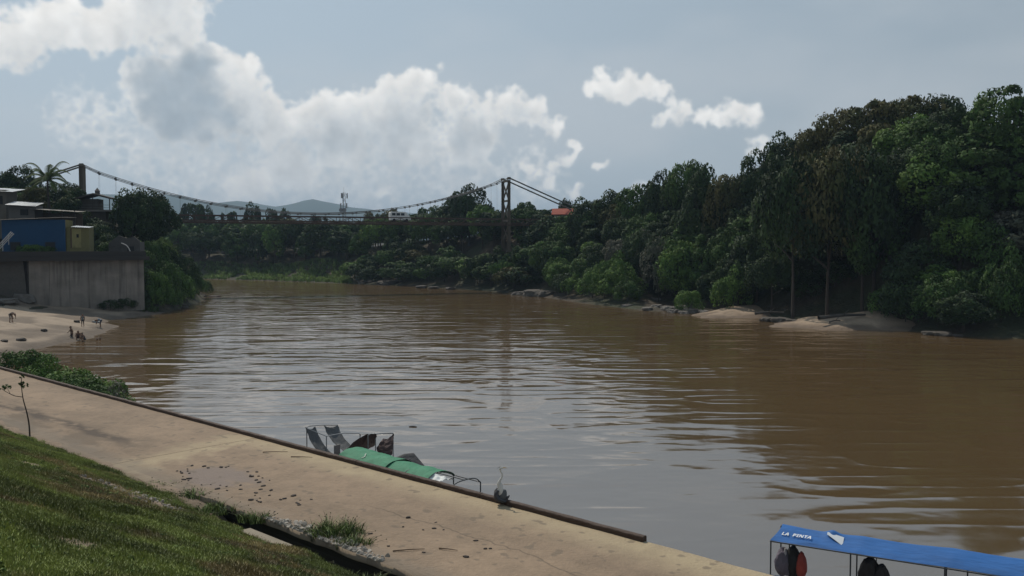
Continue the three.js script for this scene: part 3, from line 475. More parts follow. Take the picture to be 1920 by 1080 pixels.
// far bank, under and beyond the bridge
{
  const r = rng(654), placed = [];
  const tryPlant = (x, d, gap) => { for (const [a, b] of placed) if ((x - a) ** 2 + (d - b) ** 2 < gap * gap) return false; placed.push([x, d]); return true; };
  for (let k = 0; k < 6000; k++) {
    const px = lerp(320, 1060, r()), d = lerp(188, 345, r() ** 1.4), x = (px - 960) / FOCAL * d; if (inRiver(x, d)) continue;
    const dr = chainDist(x, d, rightBank), dl = chainDist(x, d, leftBank); if (dl < dr || dr < 2.6 || dr > 66 || placed.length > 195) continue;
    if (px < 660 && dr < 12) continue;
    if (!tryPlant(x, d, lerp(3.4, 6.0, clamp(dr / 25)))) continue;
    const room = heightTo(x, d, skyAt(px) + 4 + 8 * r()); let h = Math.min(dr < 12 ? lerp(4, 7, r()) : lerp(7, 12, r()), room); if (h < 2.2) continue;
    const u = r(), kind = u < 0.46 ? 'dark' : u < 0.82 ? 'green' : u < 0.93 ? 'bright' : 'olive';
    plant(x, d, h, lerp(7, 11, r()), kind, dr < 12 && u < 0.6 ? 'bush' : ['round', 'round', 'broad'][(r() * 3) | 0], 'far', dr < 12 ? 'at the water of the far bank' : dr < 30 ? 'on the far bank under the bridge' : 'behind the bridge on the far bank', 2000 + k);
  }
  const tops = [[360, 330, 11, 'dark'], [385, 320, 8, 'dark'], [430, 330, 7, 'dark'], [474, 325, 9, 'dark'], [512, 330, 6, 'dark'], [535, 335, 7, 'dark'], [600, 335, 8, 'dark'], [700, 330, 8, 'olive'], [735, 320, 9, 'olive'], [800, 290, 8, 'green'], [830, 280, 9, 'green'], [985, 245, 8, 'green'], [1020, 240, 8, 'dark'], [1062, 222, 4.2, 'dark']];
  const ys = { 360: 380, 385: 392, 430: 396, 474: 386, 512: 398, 535: 397, 600: 404, 700: 404, 735: 398, 800: 388, 830: 392, 985: 378, 1020: 392, 1062: 378 };
  tops.forEach(([px, d, w, kind], i) => { const x = (px - 960) / FOCAL * d; plant(x, d, Math.max(4, heightTo(x, d, ys[px])), w, kind, i % 3 === 1 ? 'broad' : 'round', 'far', 'rising above the bridge deck', 5000 + i); });
  { const d = 232, px = 879, x = (px - 960) / FOCAL * d; plant(x, d, heightTo(x, d, 357), 11, 'dark', 'round', 'near', 'rising above the bridge deck beside its right tower', 5200); }
}
// left bank
{
  const L = (px, d, top, w, kind, shape, zone, seed, lod = 'near') => { const x = (px - 960) / FOCAL * d; plant(x, d, Math.max(1.2, heightTo(x, d, top)), w, kind, shape, lod, zone, seed); };
  L(248, 146, 366, 6.5, 'dark', 'round', 'behind the retaining wall on the left bank', 6001); L(290, 154, 368, 8.0, 'dark', 'round', 'behind the retaining wall on the left bank', 6002); L(270, 150, 364, 7.5, 'dark', 'round', 'behind the retaining wall on the left bank', 6003);
  for (const [px, d, top, w, k] of [[10, 160, 330, 8, 'dark'], [40, 158, 320, 7.0, 'dark'], [78, 158, 352, 7, 'green'], [112, 153, 350, 7, 'dark'], [138, 154, 350, 6, 'dark'], [70, 147, 358, 5.5, 'olive'], [125, 147, 372, 6, 'dark'], [-30, 156, 330, 8, 'dark'], [190, 143, 418, 6, 'dark'], [20, 152, 352, 6, 'green'], [160, 144, 402, 5, 'dark']]) L(px, d, top, w, k, 'round', 'behind the houses on the left bank', 6100 + px);
  for (const [px, d, top, w, k] of [[180, 139, 425, 5, 'dark'], [205, 136, 438, 4, 'dark'], [212, 134, 452, 4.5, 'green'], [290, 142, 452, 5, 'green'], [320, 146, 468, 5, 'dark'], [270, 137, 470, 4, 'green'], [345, 155, 478, 5, 'dark'], [312, 138, 492, 4.5, 'green'], [335, 144, 505, 4.5, 'bright'], [300, 134.5, 510, 4, 'bright'], [285, 133, 528, 3.4, 'bright'], [355, 160, 505, 5, 'green'], [368, 168, 520, 4.5, 'bright'], [322, 139, 535, 3.2, 'bright'], [345, 149, 530, 3.4, 'green'], [262, 131, 545, 3.2, 'dark'], [235, 128.5, 555, 3, 'dark'], [205, 126, 560, 3, 'dark'], [378, 178, 525, 4, 'green'], [275, 134, 505, 4, 'bright'], [305, 143, 500, 4.5, 'bright'], [330, 152, 515, 4, 'bright'], [350, 160, 530, 3.5, 'bright'], [292, 139, 540, 3, 'bright'], [312, 147, 548, 3, 'green']]) L(px, d, top, w, k, 'bush', px > 250 ? 'on the overgrown slope beside the retaining wall' : px > 195 && top > 500 ? 'at the foot of the retaining wall' : 'on the terrace above the retaining wall', 6300 + px);
  for (const [px, d, top, w, k] of [[66, 124.5, 457, 4.2, 'bright'], [45, 124, 460, 2.6, 'green'], [88, 125, 461, 2.8, 'green']]) L(px, d, top, w, k, 'bush', 'in front of the blue house', 6500 + px);
  for (const [px, d, h, w, k] of [[-60, 150, 9, 8, 'green'], [-110, 142, 8, 8, 'dark'], [-160, 156, 10, 9, 'dark'], [-220, 138, 9, 8, 'green'], [-280, 150, 10, 9, 'dark'], [-350, 132, 9, 8, 'olive'], [-420, 140, 9, 9, 'green']]) { const x = (px - 960) / FOCAL * d; plant(x, d, h, w, k, 'round', 'far', 'beyond the left edge behind the grey house', 6900 - px); }
  // shrubs beyond the end of the quay
  for (const [t, s, h, w, k] of [[48, -2.6, 2.6, 4.2, 'bright'], [44.5, -2.0, 2.5, 3.8, 'green'], [41.5, -1.6, 2.3, 3.0, 'green'], [51.5, -2.4, 2.9, 3.8, 'bright'], [46, -4.4, 2.0, 3.2, 'bright'], [55, -2.5, 3.2, 4, 'green']]) { const p = quay(t, s, 0); plant(p.x, -p.z, h + 0.05, w, k, 'bush', 'near', 'growing against the quay below the beach', 6700 + Math.round(t * 10), -0.4); }
}
for (const zone of new Set(forest.map((f) => f.zone))) {
  const inZone = forest.filter((f) => f.zone === zone);
  for (const look of new Set(inZone.map((f) => f.look))) {
    const set = inZone.filter((f) => f.look === look).sort((a, b) => a.px - b.px);
    set.forEach((f, i) => tag(f.g, `${look} ${zone}${set.length > 1 ? `, ${i === set.length - 1 && i > 3 ? 'rightmost of its kind' : (ORD[i + 1] ?? `number ${i + 1}`) + ' from the left'}` : ''}`, f.bush ? 'bush' : 'tree', `${f.bush ? 'bushes' : 'trees'} ${zone}`));
  }
}
// grassy margins of the far bank and of the left slope, as tall tufts
{
  const r = rng(8080), list = [], M = new THREE.Matrix4(), E = new THREE.Euler(), Qn = new THREE.Quaternion();
  const tuft = bladeTuft(61, 12, 0.75, 0.35, 0.04);
  for (let k = 0; k < 60000 && list.length < 9000; k++) {
    const d = lerp(125, 285, r()), x = lerp(-110, 20, r()); if (inRiver(x, d)) continue;
    const dr = chainDist(x, d, rightBank), dl = chainDist(x, d, leftBank), px = 960 + FOCAL * x / d; let ok = false;
    if (dr < dl) ok = dr > 0.8 && dr < 13 && px > 340 && px < 660; else ok = behindWall(x, d) > -1 && dl > 0.8 && dl < 12 && px > 262;
    if (!ok || fbm(x * 0.12, d * 0.12, 3) < 0.4) continue;
    const f = 0.7 + 0.6 * r(); list.push([v3(x, groundH(x, d), -d), 0.6 + 0.8 * r(), r() * 6.28, [0.13 * f, 0.21 * f, 0.045 * f]]);
  }
  const im = new THREE.InstancedMesh(tuft, grassMat, list.length); im.name = 'riverbank_grass';
  list.forEach(([p, s, a, c], i) => { M.compose(p, Qn.setFromEuler(E.set(0, a, 0)), v3(s, s, s)); im.setMatrixAt(i, M); im.setColorAt(i, lin(...c)); });
  im.castShadow = im.receiveShadow = true; scene.add(im); tag(im, 'rank green grass on the low margins of the far bank', 'grass', null, 'stuff');
}
// coconut palm behind the houses
{
  const p = at(90, 372, 144), base = groundH(p.x, 144), topY = at(90, 340, 144).y, g = thing('coconut_palm', 'coconut palm with a feathery head standing above the houses on the left', 'palm', v3(p.x, base, p.z)), H = topY - base;
  part('trunk', taperTube([v3(0.6, -0.4, 0), v3(0.3, H * 0.4, 0), v3(0, H * 0.8, 0), v3(0, H, 0)], 0.24, 0.14, 14, 8), barkMat, g);
  const r = rng(31);
  for (let k = 0; k < 19; k++) {
    const a = k * 2.4, up = lerp(1.5, -0.35, k / 18), L = 3.3 + 0.6 * r(), dx = Math.cos(a), dz = Math.sin(a), c = new THREE.QuadraticBezierCurve3(v3(0, H, 0), v3(dx * L * 0.45, H + L * (0.35 + up * 0.55), dz * L * 0.45), v3(dx * L * 0.95, H + L * (up * 0.75 - 0.35), dz * L * 0.95)), pos = [], idx = [], col = [];
    for (let i = 1; i <= 26; i++) { const q = c.getPointAt(i / 26), T = c.getTangentAt(i / 26), S = v3(0, 1, 0).cross(T).normalize(), ll = 1.0 * Math.sin(Math.PI * (0.14 + 0.82 * i / 26));
      for (const sd of [-1, 1]) { const o = pos.length / 3, e = q.clone().addScaledVector(S, sd * ll * 0.75).addScaledVector(T, ll * 0.45).add(v3(0, -ll * 0.45, 0)); pos.push(q.x, q.y, q.z, q.x + T.x * 0.2, q.y + T.y * 0.2, q.z + T.z * 0.2, e.x, e.y, e.z); idx.push(o, o + 1, o + 2); const f = 0.8 + 0.4 * r(); for (let m = 0; m < 3; m++) col.push(0.07 * f, 0.105 * f, 0.03 * f); } }
    const fg = new THREE.BufferGeometry(); fg.setAttribute('position', new THREE.Float32BufferAttribute(pos, 3)); fg.setAttribute('color', new THREE.Float32BufferAttribute(col, 3)); fg.setIndex(idx); fg.computeVertexNormals();
    const f = part('frond', fg, leafMat, g); part('stalk', new THREE.TubeGeometry(c, 10, 0.035, 4), barkMat, f);
  }
}

// ------------------------------------------------------------------ rocks and logs
const rockMat = new THREE.MeshStandardMaterial({ color: lin(0.17, 0.155, 0.14), map: rep(mottle, 2, 2), roughness: 0.9, bumpMap: rep(coarse, 2, 2), bumpScale: 0.08 });
const darkRock = new THREE.MeshStandardMaterial({ color: lin(0.085, 0.075, 0.065), map: rep(mottle, 2, 2), roughness: 0.9, bumpMap: rep(coarse, 2, 2), bumpScale: 0.08 });
function rockGeo(seed, det = 3) { const g = new THREE.IcosahedronGeometry(1, det), p = g.attributes.position, v = v3(); for (let i = 0; i < p.count; i++) { v.fromBufferAttribute(p, i); let k = 1 + 0.42 * perlin.noise(v.x * 1.1 + seed * 9.7, v.y * 1.1, v.z * 1.1) + 0.16 * perlin.noise(v.x * 3 + seed, v.y * 3, v.z * 3 + 7); v.multiplyScalar(k); v.y = Math.max(v.y, -0.45); v.y = Math.min(v.y, 0.62 + 0.1 * v.x); p.setXYZ(i, v.x, v.y, v.z); } g.computeVertexNormals(); return g; }
const rocks = [0, 1, 2, 3, 4].map((k) => rockGeo(k + 1));
{
  const sets = [['on the right bank beside the sand', rockMat, [[1162, 566, 1.3, 1.2], [1200, 560, 1.8, 1.8], [1226, 570, 1.5, 1.3], [1255, 582, 1.2, 0.8], [1274, 582, 1.3, 0.9], [1320, 588, 0.9, 0.6], [1214, 582, 0.9, 0.6], [1172, 572, 1.0, 0.8], [1190, 568, 1.5, 1.0], [1205, 574, 1.2, 0.8], [1218, 566, 1.6, 1.2], [1232, 578, 1.0, 0.7], [1180, 576, 1.3, 0.6], [1246, 580, 0.9, 0.5], [1262, 586, 1.1, 0.6], [1282, 588, 0.9, 0.45], [1296, 586, 1.4, 0.7], [1310, 584, 0.8, 0.4], [1150, 568, 1.4, 0.9], [1130, 562, 1.6, 1.0]]],
    ['on the far bank below the bridge tower', darkRock, [[975, 553, 1.6, 0.8], [1000, 555, 2.6, 1.4], [1022, 556, 2.2, 1.4], [1040, 556, 1.8, 1.0], [790, 540, 1.5, 0.7], [812, 541, 1.3, 0.6], [845, 543, 1.4, 0.7], [690, 532, 3.0, 1.2], [730, 534, 3.4, 1.4], [660, 530, 2.6, 0.8]]],
    ['between the two sandbars of the right bank', darkRock, [[1440, 602, 1.2, 0.6], [1465, 604, 1.5, 0.7], [1490, 606, 1.3, 0.6]]],
    ['past the sandbar on the right bank', darkRock, [[1745, 628, 0.9, 0.5], [1765, 629, 1.1, 0.5], [1795, 631, 0.6, 0.3], [1900, 628, 1.2, 0.7]]],
    ['at the water below the overgrown left slope', darkRock, [[318, 574, 0.9, 0.5], [335, 575, 1.2, 0.6], [345, 578, 0.8, 0.35], [310, 566, 0.8, 0.5], [362, 560, 1.0, 0.5], [378, 556, 1.2, 0.4], [402, 556, 1.1, 0.25]]]];
  let n = 0;
  for (const [zone, m, list] of sets) list.sort((a, b) => a[0] - b[0]).forEach(([px, py, w, h], i) => { const p = onLevel(px, py, 0), o = solo('boulder', rocks[n % 5], m, `grey boulder ${zone}, ${ORD[i + 1]} from the left`, 'boulder', `boulders ${zone}`); o.position.set(p.x, h * 0.22, p.z); o.scale.set(w, h, w * 0.85); o.rotation.y = n * 1.7; n++; });
  const beach = [[12, 552, 1.6, 1.6, 'large round boulder under the wall at the left edge'], [30, 572, 1.7, 1.5, 'pale jagged boulder at the foot of the retaining wall'], [44, 578, 1.4, 1.2, 'pale flat boulder at the foot of the retaining wall, nearest the beach'], [12, 582, 1.8, 0.6, 'low dark slab of rock at the top of the beach'], [82, 616, 0.35, 0.3, 'small dark rock alone in the middle of the beach'], [40, 628, 0.5, 0.28, 'dark rock on the lower beach below the stooping person'], [8, 632, 0.4, 0.22, 'dark rock at the left edge of the beach'], [15, 646, 0.45, 0.22, 'dark wet rock near the water at the left edge'], [144, 600, 0.4, 0.3, 'dark lump on the sand beside the standing person']];
  for (const [px, py, w, h, label] of beach) { const p = onLevel(px, py, py > 590 ? 1.1 : 1.6), o = solo('boulder', rocks[n % 5], px < 50 && py < 590 ? rockMat : darkRock, label, 'boulder'); o.position.set(p.x, beachTop(p.x, -p.z) + h * 0.2, p.z); o.scale.set(w, h, w * 0.8); o.rotation.y = n * 1.3; n++; }
  const log = (px1, py1, px2, py2, y, r, label) => { const a = onLevel(px1, py1, y), b = onLevel(px2, py2, y + 0.2), m = a.clone().lerp(b, 0.5); m.y += 0.12; solo('driftwood_log', [taperTube([a, m, b], r, r * 0.55, 12, 7), taperTube([m, m.clone().add(v3(0.7, 0.7, 0.3))], r * 0.4, r * 0.15, 4, 5)], darkRock, label, 'log'); };
  log(1535, 596, 1622, 590, 1.3, 0.26, 'dark drift log lying at the top of the broad sandbar'); log(1555, 604, 1576, 601, 1.2, 0.12, 'short forked branch lying on the broad sandbar'); log(1415, 588, 1470, 586, 0.9, 0.2, 'dark log lying under the trees above the narrow sandbar');
}

// ------------------------------------------------------------------ the suspension bridge
const steel = new THREE.MeshStandardMaterial({ color: lin(0.13, 0.105, 0.075), map: rep(mottle, 1, 4), roughness: 0.75 });
const rustSteel = new THREE.MeshStandardMaterial({ color: lin(0.085, 0.055, 0.042), map: rep(mottle, 6, 1), roughness: 0.85 });
const cableMat = mat(0.10, 0.10, 0.095, 0.6);
{
  const R = v3(-1.4, 0, -203), Lt = v3(-82.6, 0, -170), ax = R.clone().sub(Lt).setY(0).normalize(), pr = v3(-ax.z, 0, ax.x), span = R.distanceTo(Lt), half = 1.9;
  const br = thing('suspension_bridge', 'old steel suspension bridge crossing the river between two lattice towers', 'bridge', Lt), deckY = 15.4, topY = 25.3;
  const pt = (a, y, c) => ax.clone().multiplyScalar(a).addScaledVector(pr, c).setY(y);
  for (const [a, nm] of [[0, 'left'], [span, 'right']]) {
    const t = new THREE.Group(); t.name = 'tower'; br.add(t);
    const gx = Lt.x + ax.x * a, gd = -(Lt.z + ax.z * a), gy = groundH(gx, gd) - 1;
    for (const c of [-half, half]) { part('leg', [beam(pt(a - 0.3, gy, c), pt(a - 0.3, topY, c), 0.16, 0.5), beam(pt(a + 0.3, gy, c), pt(a + 0.3, topY, c), 0.16, 0.5), beam(pt(a, gy, c), pt(a, topY - 0.2, c), 0.5, 0.14)], steel, t); part('saddle', new THREE.CylinderGeometry(0.4, 0.5, 0.5, 12).translate(...pt(a, topY + 0.2, c).toArray()), steel, t); }
    for (const [y0, y1] of [[15.9, 20.4], [20.4, 24.8], [11, 15.2]]) for (const s of [-1, 1]) part('cross_brace', beam(pt(a, y0, -half * s), pt(a, y1, half * s), 0.22, 0.3), steel, t);
    for (const y of [15.9, 20.4, 24.9]) part('cross_beam', beam(pt(a, y, -half), pt(a, y, half), 0.3, 0.4), steel, t);
  }
  const N = 30, low = 16.9, cy = (f) => low + (topY - low) * (2 * f - 1) ** 2;
  for (const c of [-half, half]) {
    const pts = []; for (let i = 0; i <= N; i++) pts.push(pt(span * i / N, cy(i / N) + (i === 0 || i === N ? 0.3 : 0), c));
    for (const o of [-0.14, 0.14]) part('main_cable', new THREE.TubeGeometry(new THREE.CatmullRomCurve3(pts.map((p) => p.clone().add(v3(0, o, 0)))), 90, 0.06, 6), cableMat, br);
    for (let i = 1; i < N; i++) { const f = i / N; part('hanger', bar(pt(span * f, deckY, c), pt(span * f, cy(f), c), 0.014, 0.014, 5), cableMat, br); part('cable_clamp', bar(pt(span * f - 0.2, cy(f) - 0.12, c), pt(span * f + 0.2, cy(f) - 0.12, c), 0.17, 0.17, 6), cableMat, br); }
    part('backstay', bar(pt(0, topY + 0.3, c), pt(-32, 13.2, c), 0.16, 0.16, 6), cableMat, br); part('backstay', bar(pt(span, topY + 0.3, c), pt(span + 32, 13.2, c), 0.16, 0.16, 6), cableMat, br);
    // stiffening truss
    const A = -14, B = span + 14, tr = [beam(pt(A, deckY + 0.85, c * 1.05), pt(B, deckY + 0.85, c * 1.05), 0.16, 0.2), beam(pt(A, deckY - 0.55, c * 1.05), pt(B, deckY - 0.55, c * 1.05), 0.18, 0.26)], n = 44;
    for (let i = 0; i < n; i++) { const a = lerp(A, B, i / n), b = lerp(A, B, (i + 1) / n); tr.push(beam(pt(a, deckY - 0.5, c * 1.05), pt(a, deckY + 0.8, c * 1.05), 0.1, 0.1), beam(pt(a, deckY + (i % 2 ? 0.8 : -0.5), c * 1.05), pt(b, deckY + (i % 2 ? -0.5 : 0.8), c * 1.05), 0.09, 0.09)); }
    part('side_truss', tr, rustSteel, br);
  }
  part('deck', beam(pt(-14, deckY - 0.15, 0), pt(span + 14, deckY - 0.15, 0), 3.7, 0.22), rustSteel, br);
  for (let i = 0; i <= 24; i++) { const a = lerp(-13, span + 13, i / 24); part('floor_beam', beam(pt(a, deckY - 0.42, -half), pt(a, deckY - 0.42, half), 0.2, 0.3), rustSteel, br); }
  // white van on the deck
  const f = 62.5, vp = Lt.clone().add(pt(f, deckY - 0.02, 0.1)), van = thing('van', 'white van driving on the bridge deck left of the right tower', 'van', vp, -Math.atan2(ax.z, ax.x));
  const vs = new THREE.Shape(); vs.moveTo(-2.2, 0.4); vs.lineTo(-2.2, 1.9); vs.quadraticCurveTo(-2.15, 2.1, -1.9, 2.12); vs.lineTo(1.0, 2.12); vs.quadraticCurveTo(1.3, 2.1, 1.5, 1.8); vs.lineTo(2.0, 1.15); vs.quadraticCurveTo(2.3, 1.1, 2.3, 0.8); vs.lineTo(2.3, 0.4); vs.closePath();
  const vg = new THREE.ExtrudeGeometry(vs, { depth: 1.6, bevelEnabled: true, bevelSize: 0.05, bevelThickness: 0.05, bevelSegments: 2 }); vg.translate(0, 0, -0.8);
  const body = part('body', vg, mat(0.72, 0.72, 0.70, 0.35), van), gl = mat(0.03, 0.035, 0.04, 0.1);
  for (const z of [-0.865, 0.865]) for (const x of [-1.5, -0.5, 0.5]) part('window', box(0.8, 0.55, 0.03, x, 1.62, z), gl, van);
  for (const x of [-1.4, 1.4]) for (const z of [-0.75, 0.75]) part('wheel', new THREE.CylinderGeometry(0.34, 0.34, 0.22, 18).rotateX(Math.PI / 2).translate(x, 0.34, z), mat(0.02, 0.02, 0.02, 0.8), van);
}
// telecom mast
{
  const d = 345, p = at(645, 410, d), y0 = groundH(p.x, d) - 0.5, y1 = at(645, 361, d).y, m = thing('telecom_mast', 'slim lattice telecom mast with antennas beyond the bridge', 'mast', v3(p.x, y0, p.z)), H = y1 - y0, mm = mat(0.26, 0.25, 0.25, 0.6);
  const leg = (k, y) => { const a = k * 2.094, w = lerp(1.1, 0.5, y / H); return v3(Math.cos(a) * w, y, Math.sin(a) * w); };
  for (let k = 0; k < 3; k++) part('leg', bar(leg(k, 0), leg(k, H), 0.12, 0.1, 6), mm, m);
  const br = []; for (let i = 0; i < 12; i++) for (let k = 0; k < 3; k++) br.push(bar(leg(k, H * i / 12), leg((k + 1) % 3, H * (i + 1) / 12), 0.05, 0.05, 5)); part('lacing', br, mm, m);
  for (const [y, a] of [[H * 0.97, 0], [H * 0.97, 2.1], [H * 0.97, 4.2], [H * 0.80, 0.4], [H * 0.80, 3.4]]) part('antenna', box(0.45, 2.0, 0.25, Math.cos(a) * 1.3, y - 0.6, Math.sin(a) * 1.3, -a), mm, m);
  for (const a of [1.2, 2.6]) part('dish', new THREE.CylinderGeometry(0.8, 0.6, 0.35, 16).rotateX(Math.PI / 2).translate(Math.cos(a) * 1.1, H * 0.7, 0.9), mm, m);
  part('lightning_rod', bar(v3(0, H, 0), v3(0, H + 2, 0), 0.06, 0.04, 5), mm, m);
}

// ------------------------------------------------------------------ buildings
const roofMetal = new THREE.MeshStandardMaterial({ color: lin(0.55, 0.56, 0.57), metalness: 0.6, roughness: 0.38, bumpMap: rep(grain, 2, 2), bumpScale: 0.01 });
const oldMetal = new THREE.MeshStandardMaterial({ color: lin(0.30, 0.27, 0.23), metalness: 0.3, roughness: 0.6, map: mottle });
const plaster = (r, g, b) => new THREE.MeshStandardMaterial({ color: lin(r, g, b), map: rep(mottle, 0.6, 0.6), roughness: 0.92, bumpMap: grain, bumpScale: 0.01 });
const openDark = mat(0.02, 0.02, 0.02, 0.9);
function sheetRoof(parent, w, dpt, x, y, z, slopeX, slopeZ, m) {        // corrugated sheets, side by side
  const n = Math.max(2, Math.round(w / 1.0)), prof = new THREE.Shape(), sw = w / n; prof.moveTo(-sw / 2, 0); for (let i = 0; i <= 20; i++) prof.lineTo(-sw / 2 + sw * i / 20, 0.025 * Math.sin(i / 20 * 6.283 * 5)); for (let i = 20; i >= 0; i--) prof.lineTo(-sw / 2 + sw * i / 20, 0.025 * Math.sin(i / 20 * 6.283 * 5) - 0.012); prof.closePath();
  const g = new THREE.ExtrudeGeometry(prof, { depth: dpt, bevelEnabled: false }); g.translate(0, 0, -dpt / 2);
  const roof = new THREE.Group(); roof.name = 'roof'; roof.position.set(x, y, z); roof.rotation.set(slopeZ, 0, slopeX); parent.add(roof);
  for (let i = 0; i < n; i++) { const s = part('roof_sheet', g, m, roof); s.position.set(-w / 2 + sw * (i + 0.5), (i % 2) * 0.013, 0); }
  return roof;
}
function house(name, px, py, d, turn, label) { const p = at(px, py, d); p.y = Math.max(groundH(p.x, d) - 0.3, 0); return thing(name, label, 'house', p, turn); }
{
  // blue house
  const H = house('blue_house', 73, 465, 128, 0.25, 'blue painted house above the retaining wall with a yellow lean-to'), hw = 4.1, b = plaster(0.012, 0.065, 0.155);
  part('wall', box(hw * 2, 6.0, 0.2, 0, 3.0, 2.4), b, H); part('wall', box(hw * 2, 6.0, 0.2, 0, 3.0, -2.4), b, H); part('wall', box(0.2, 6.0, 4.6, -hw + 0.1, 3.0, 0), b, H); part('wall', box(0.2, 6.0, 4.6, hw - 0.1, 3.0, 0), plaster(0.22, 0.19, 0.07), H);
  sheetRoof(H, hw * 2 + 0.9, 5.9, 0, 6.2, 0, 0.05, 0.02, oldMetal);
  for (const x of [-2.4, 2.1]) { const w = part('window', box(1.2, 1.1, 0.08, x, 2.2, 2.54), openDark, H); part('window_frame', [box(1.35, 0.08, 0.12, x, 2.79, 2.55), box(1.35, 0.08, 0.12, x, 1.61, 2.55), box(0.08, 1.1, 0.12, x - 0.64, 2.2, 2.55), box(0.08, 1.1, 0.12, x + 0.64, 2.2, 2.55)], plaster(0.03, 0.05, 0.09), w); }
  const y = plaster(0.20, 0.18, 0.075); part('annex_wall', box(3.0, 4.9, 3.2, hw + 1.55, 2.45, 0.5), y, H);
  const door = part('door', box(1.25, 2.7, 0.07, hw + 1.4, 3.35, 2.14), plaster(0.32, 0.28, 0.12), H); part('door_window', box(0.3, 0.5, 0.05, hw + 1.55, 3.7, 2.19), openDark, door); part('door_frame', box(0.14, 2.8, 0.1, hw + 0.68, 3.35, 2.15), plaster(0.12, 0.07, 0.04), door);
  sheetRoof(H, 2.4, 3.8, hw + 1.9, 5.05, 0.6, -0.06, 0.06, roofMetal);
  // grey house at the left edge
  const G = house('grey_house', -22, 440, 139, 0.2, 'tall grey plaster house at the left edge behind the blue house'), gm = plaster(0.17, 0.15, 0.125);
  part('wall', box(7.0, 7.6, 5, 0, 3.8, 0), gm, G); sheetRoof(G, 8.2, 6.2, 0.6, 7.8, 0.2, -0.05, 0.12, roofMetal); part('window', box(0.9, 1.3, 0.08, 2.6, 6.0, 2.54), openDark, G); part('window', box(0.9, 1.3, 0.08, -0.6, 6.0, 2.54), openDark, G);
  // low shed with a bright tin roof and open-fronted house behind the blue one
  const S = house('tin_roof_shed', 48, 430, 136, 0.2, 'small shed with a shining tin roof between the grey and the blue house'); part('wall', box(3.8, 7.1, 3.5, 0, 3.55, -0.4), plaster(0.14, 0.13, 0.12), S); sheetRoof(S, 4.3, 4.4, 0, 7.35, 0, -0.05, 0.16, roofMetal); part('window', box(1.1, 0.9, 0.08, 0.3, 6.0, 1.39), openDark, S);
  const O = house('open_fronted_house', 110, 430, 137, 0.2, 'open-fronted house with a long thin roof rising behind the blue house'); part('wall', box(6.0, 6.6, 0.25, 0, 3.3, -1.9), plaster(0.12, 0.085, 0.06), O); part('wall', box(5.9, 4.6, 0.25, 0, 2.3, 1.7), plaster(0.16, 0.12, 0.08), O); for (const x of [-2.8, -0.9, 1.0, 2.8]) part('post', bar(v3(x, 4.5, 1.7), v3(x, 6.9, 1.7), 0.09, 0.09, 8), barkMat, O); sheetRoof(O, 6.9, 4.6, 0, 7.0, 0, -0.06, 0.05, oldMetal);
  // dark house high on the slope
  const D = house('terrace_house', 180, 400, 150, 0.1, 'dark two-storey house with a roofed terrace high on the left bank'), dm = plaster(0.085, 0.075, 0.065); part('wall', box(4.6, 4.4, 4, 0, 2.2, 0), dm, D); part('terrace_slab', box(6.2, 0.28, 5, 0.3, 4.5, 0.3), plaster(0.2, 0.18, 0.16), D); part('upper_wall', box(3.2, 1.9, 2.6, -1.0, 5.6, -0.6), dm, D);
  for (const [x, z] of [[-2.5, 2.5], [0.4, 2.5], [3.1, 2.5], [3.1, -1.8]]) part('post', bar(v3(x, 4.6, z), v3(x, 6.6, z), 0.08, 0.08, 7), barkMat, D); for (const yy of [5.0, 5.45]) part('rail', beam(v3(-2.5, yy, 2.5), v3(3.1, yy, 2.5), 0.05, 0.05), cableMat, D);
  const gable = new THREE.BufferGeometry(); for (const s of [-1, 1]) { const g = box(3.1, 0.26, 3.6); g.rotateZ(-s * 0.26); part('roof', g.translate(0.2 + s * 1.45, 6.95, 0), mat(0.055, 0.045, 0.04, 0.9), D); } part('roof_turret', [box(0.6, 0.9, 0.6, 0.3, 7.5, 0), new THREE.ConeGeometry(0.5, 0.6, 4).rotateY(0.785).translate(0.3, 8.2, 0)], mat(0.09, 0.08, 0.075, 0.9), D);
  part('window', box(1.0, 1.1, 0.06, -0.9, 2.4, 2.04), openDark, D); part('window', box(1.0, 1.1, 0.06, 1.1, 2.4, 2.04), openDark, D);
  // ruined grey wall and lamp, right of the houses
  const rw = at(234, 465, 132.5); rw.y = 8.3; const RW = thing('ruined_hut', 'low grey ruined hut in front of the big dark tree', 'hut', rw, 0.2); const rs = new THREE.Shape(); rs.moveTo(-2.2, 0); rs.lineTo(2.2, 0); rs.lineTo(2.2, 2.5); rs.lineTo(1.4, 3.2); rs.lineTo(0.4, 2.9); rs.lineTo(-0.8, 3.3); rs.lineTo(-2.2, 2.2); rs.closePath(); part('wall', new THREE.ExtrudeGeometry(rs, { depth: 0.3, bevelEnabled: false }), plaster(0.09, 0.085, 0.08), RW); part('side_wall', box(0.3, 2.4, 3, 2.05, 1.2, -1.5), plaster(0.09, 0.085, 0.08), RW); part('doorway', box(1.0, 1.7, 0.05, 0.9, 0.85, 0.33), openDark, RW);
  // pale handrails of the stair at the left edge
  const rl = at(8, 466, 122), RL = thing('stair_railing', 'pale pipe railing of a stairway at the left edge beside the blue house', 'railing', v3(rl.x, rl.y, rl.z)); for (const o of [0, 0.45, 0.9]) part('rail', bar(v3(-1.4 + o * 0.4, -0.2 - o * 0.3, 0), v3(1.0 + o * 0.4, 2.3 - o * 0.3, 0), 0.07, 0.07, 8), mat(0.5, 0.47, 0.44, 0.6), RL); for (const f of [0.15, 0.5, 0.85]) part('post', bar(v3(-1.4 + 2.4 * f, -1.6 + 2.5 * f, 0), v3(-1.4 + 2.4 * f, -0.1 + 2.5 * f, 0), 0.06, 0.06, 8), mat(0.4, 0.38, 0.36, 0.6), RL);
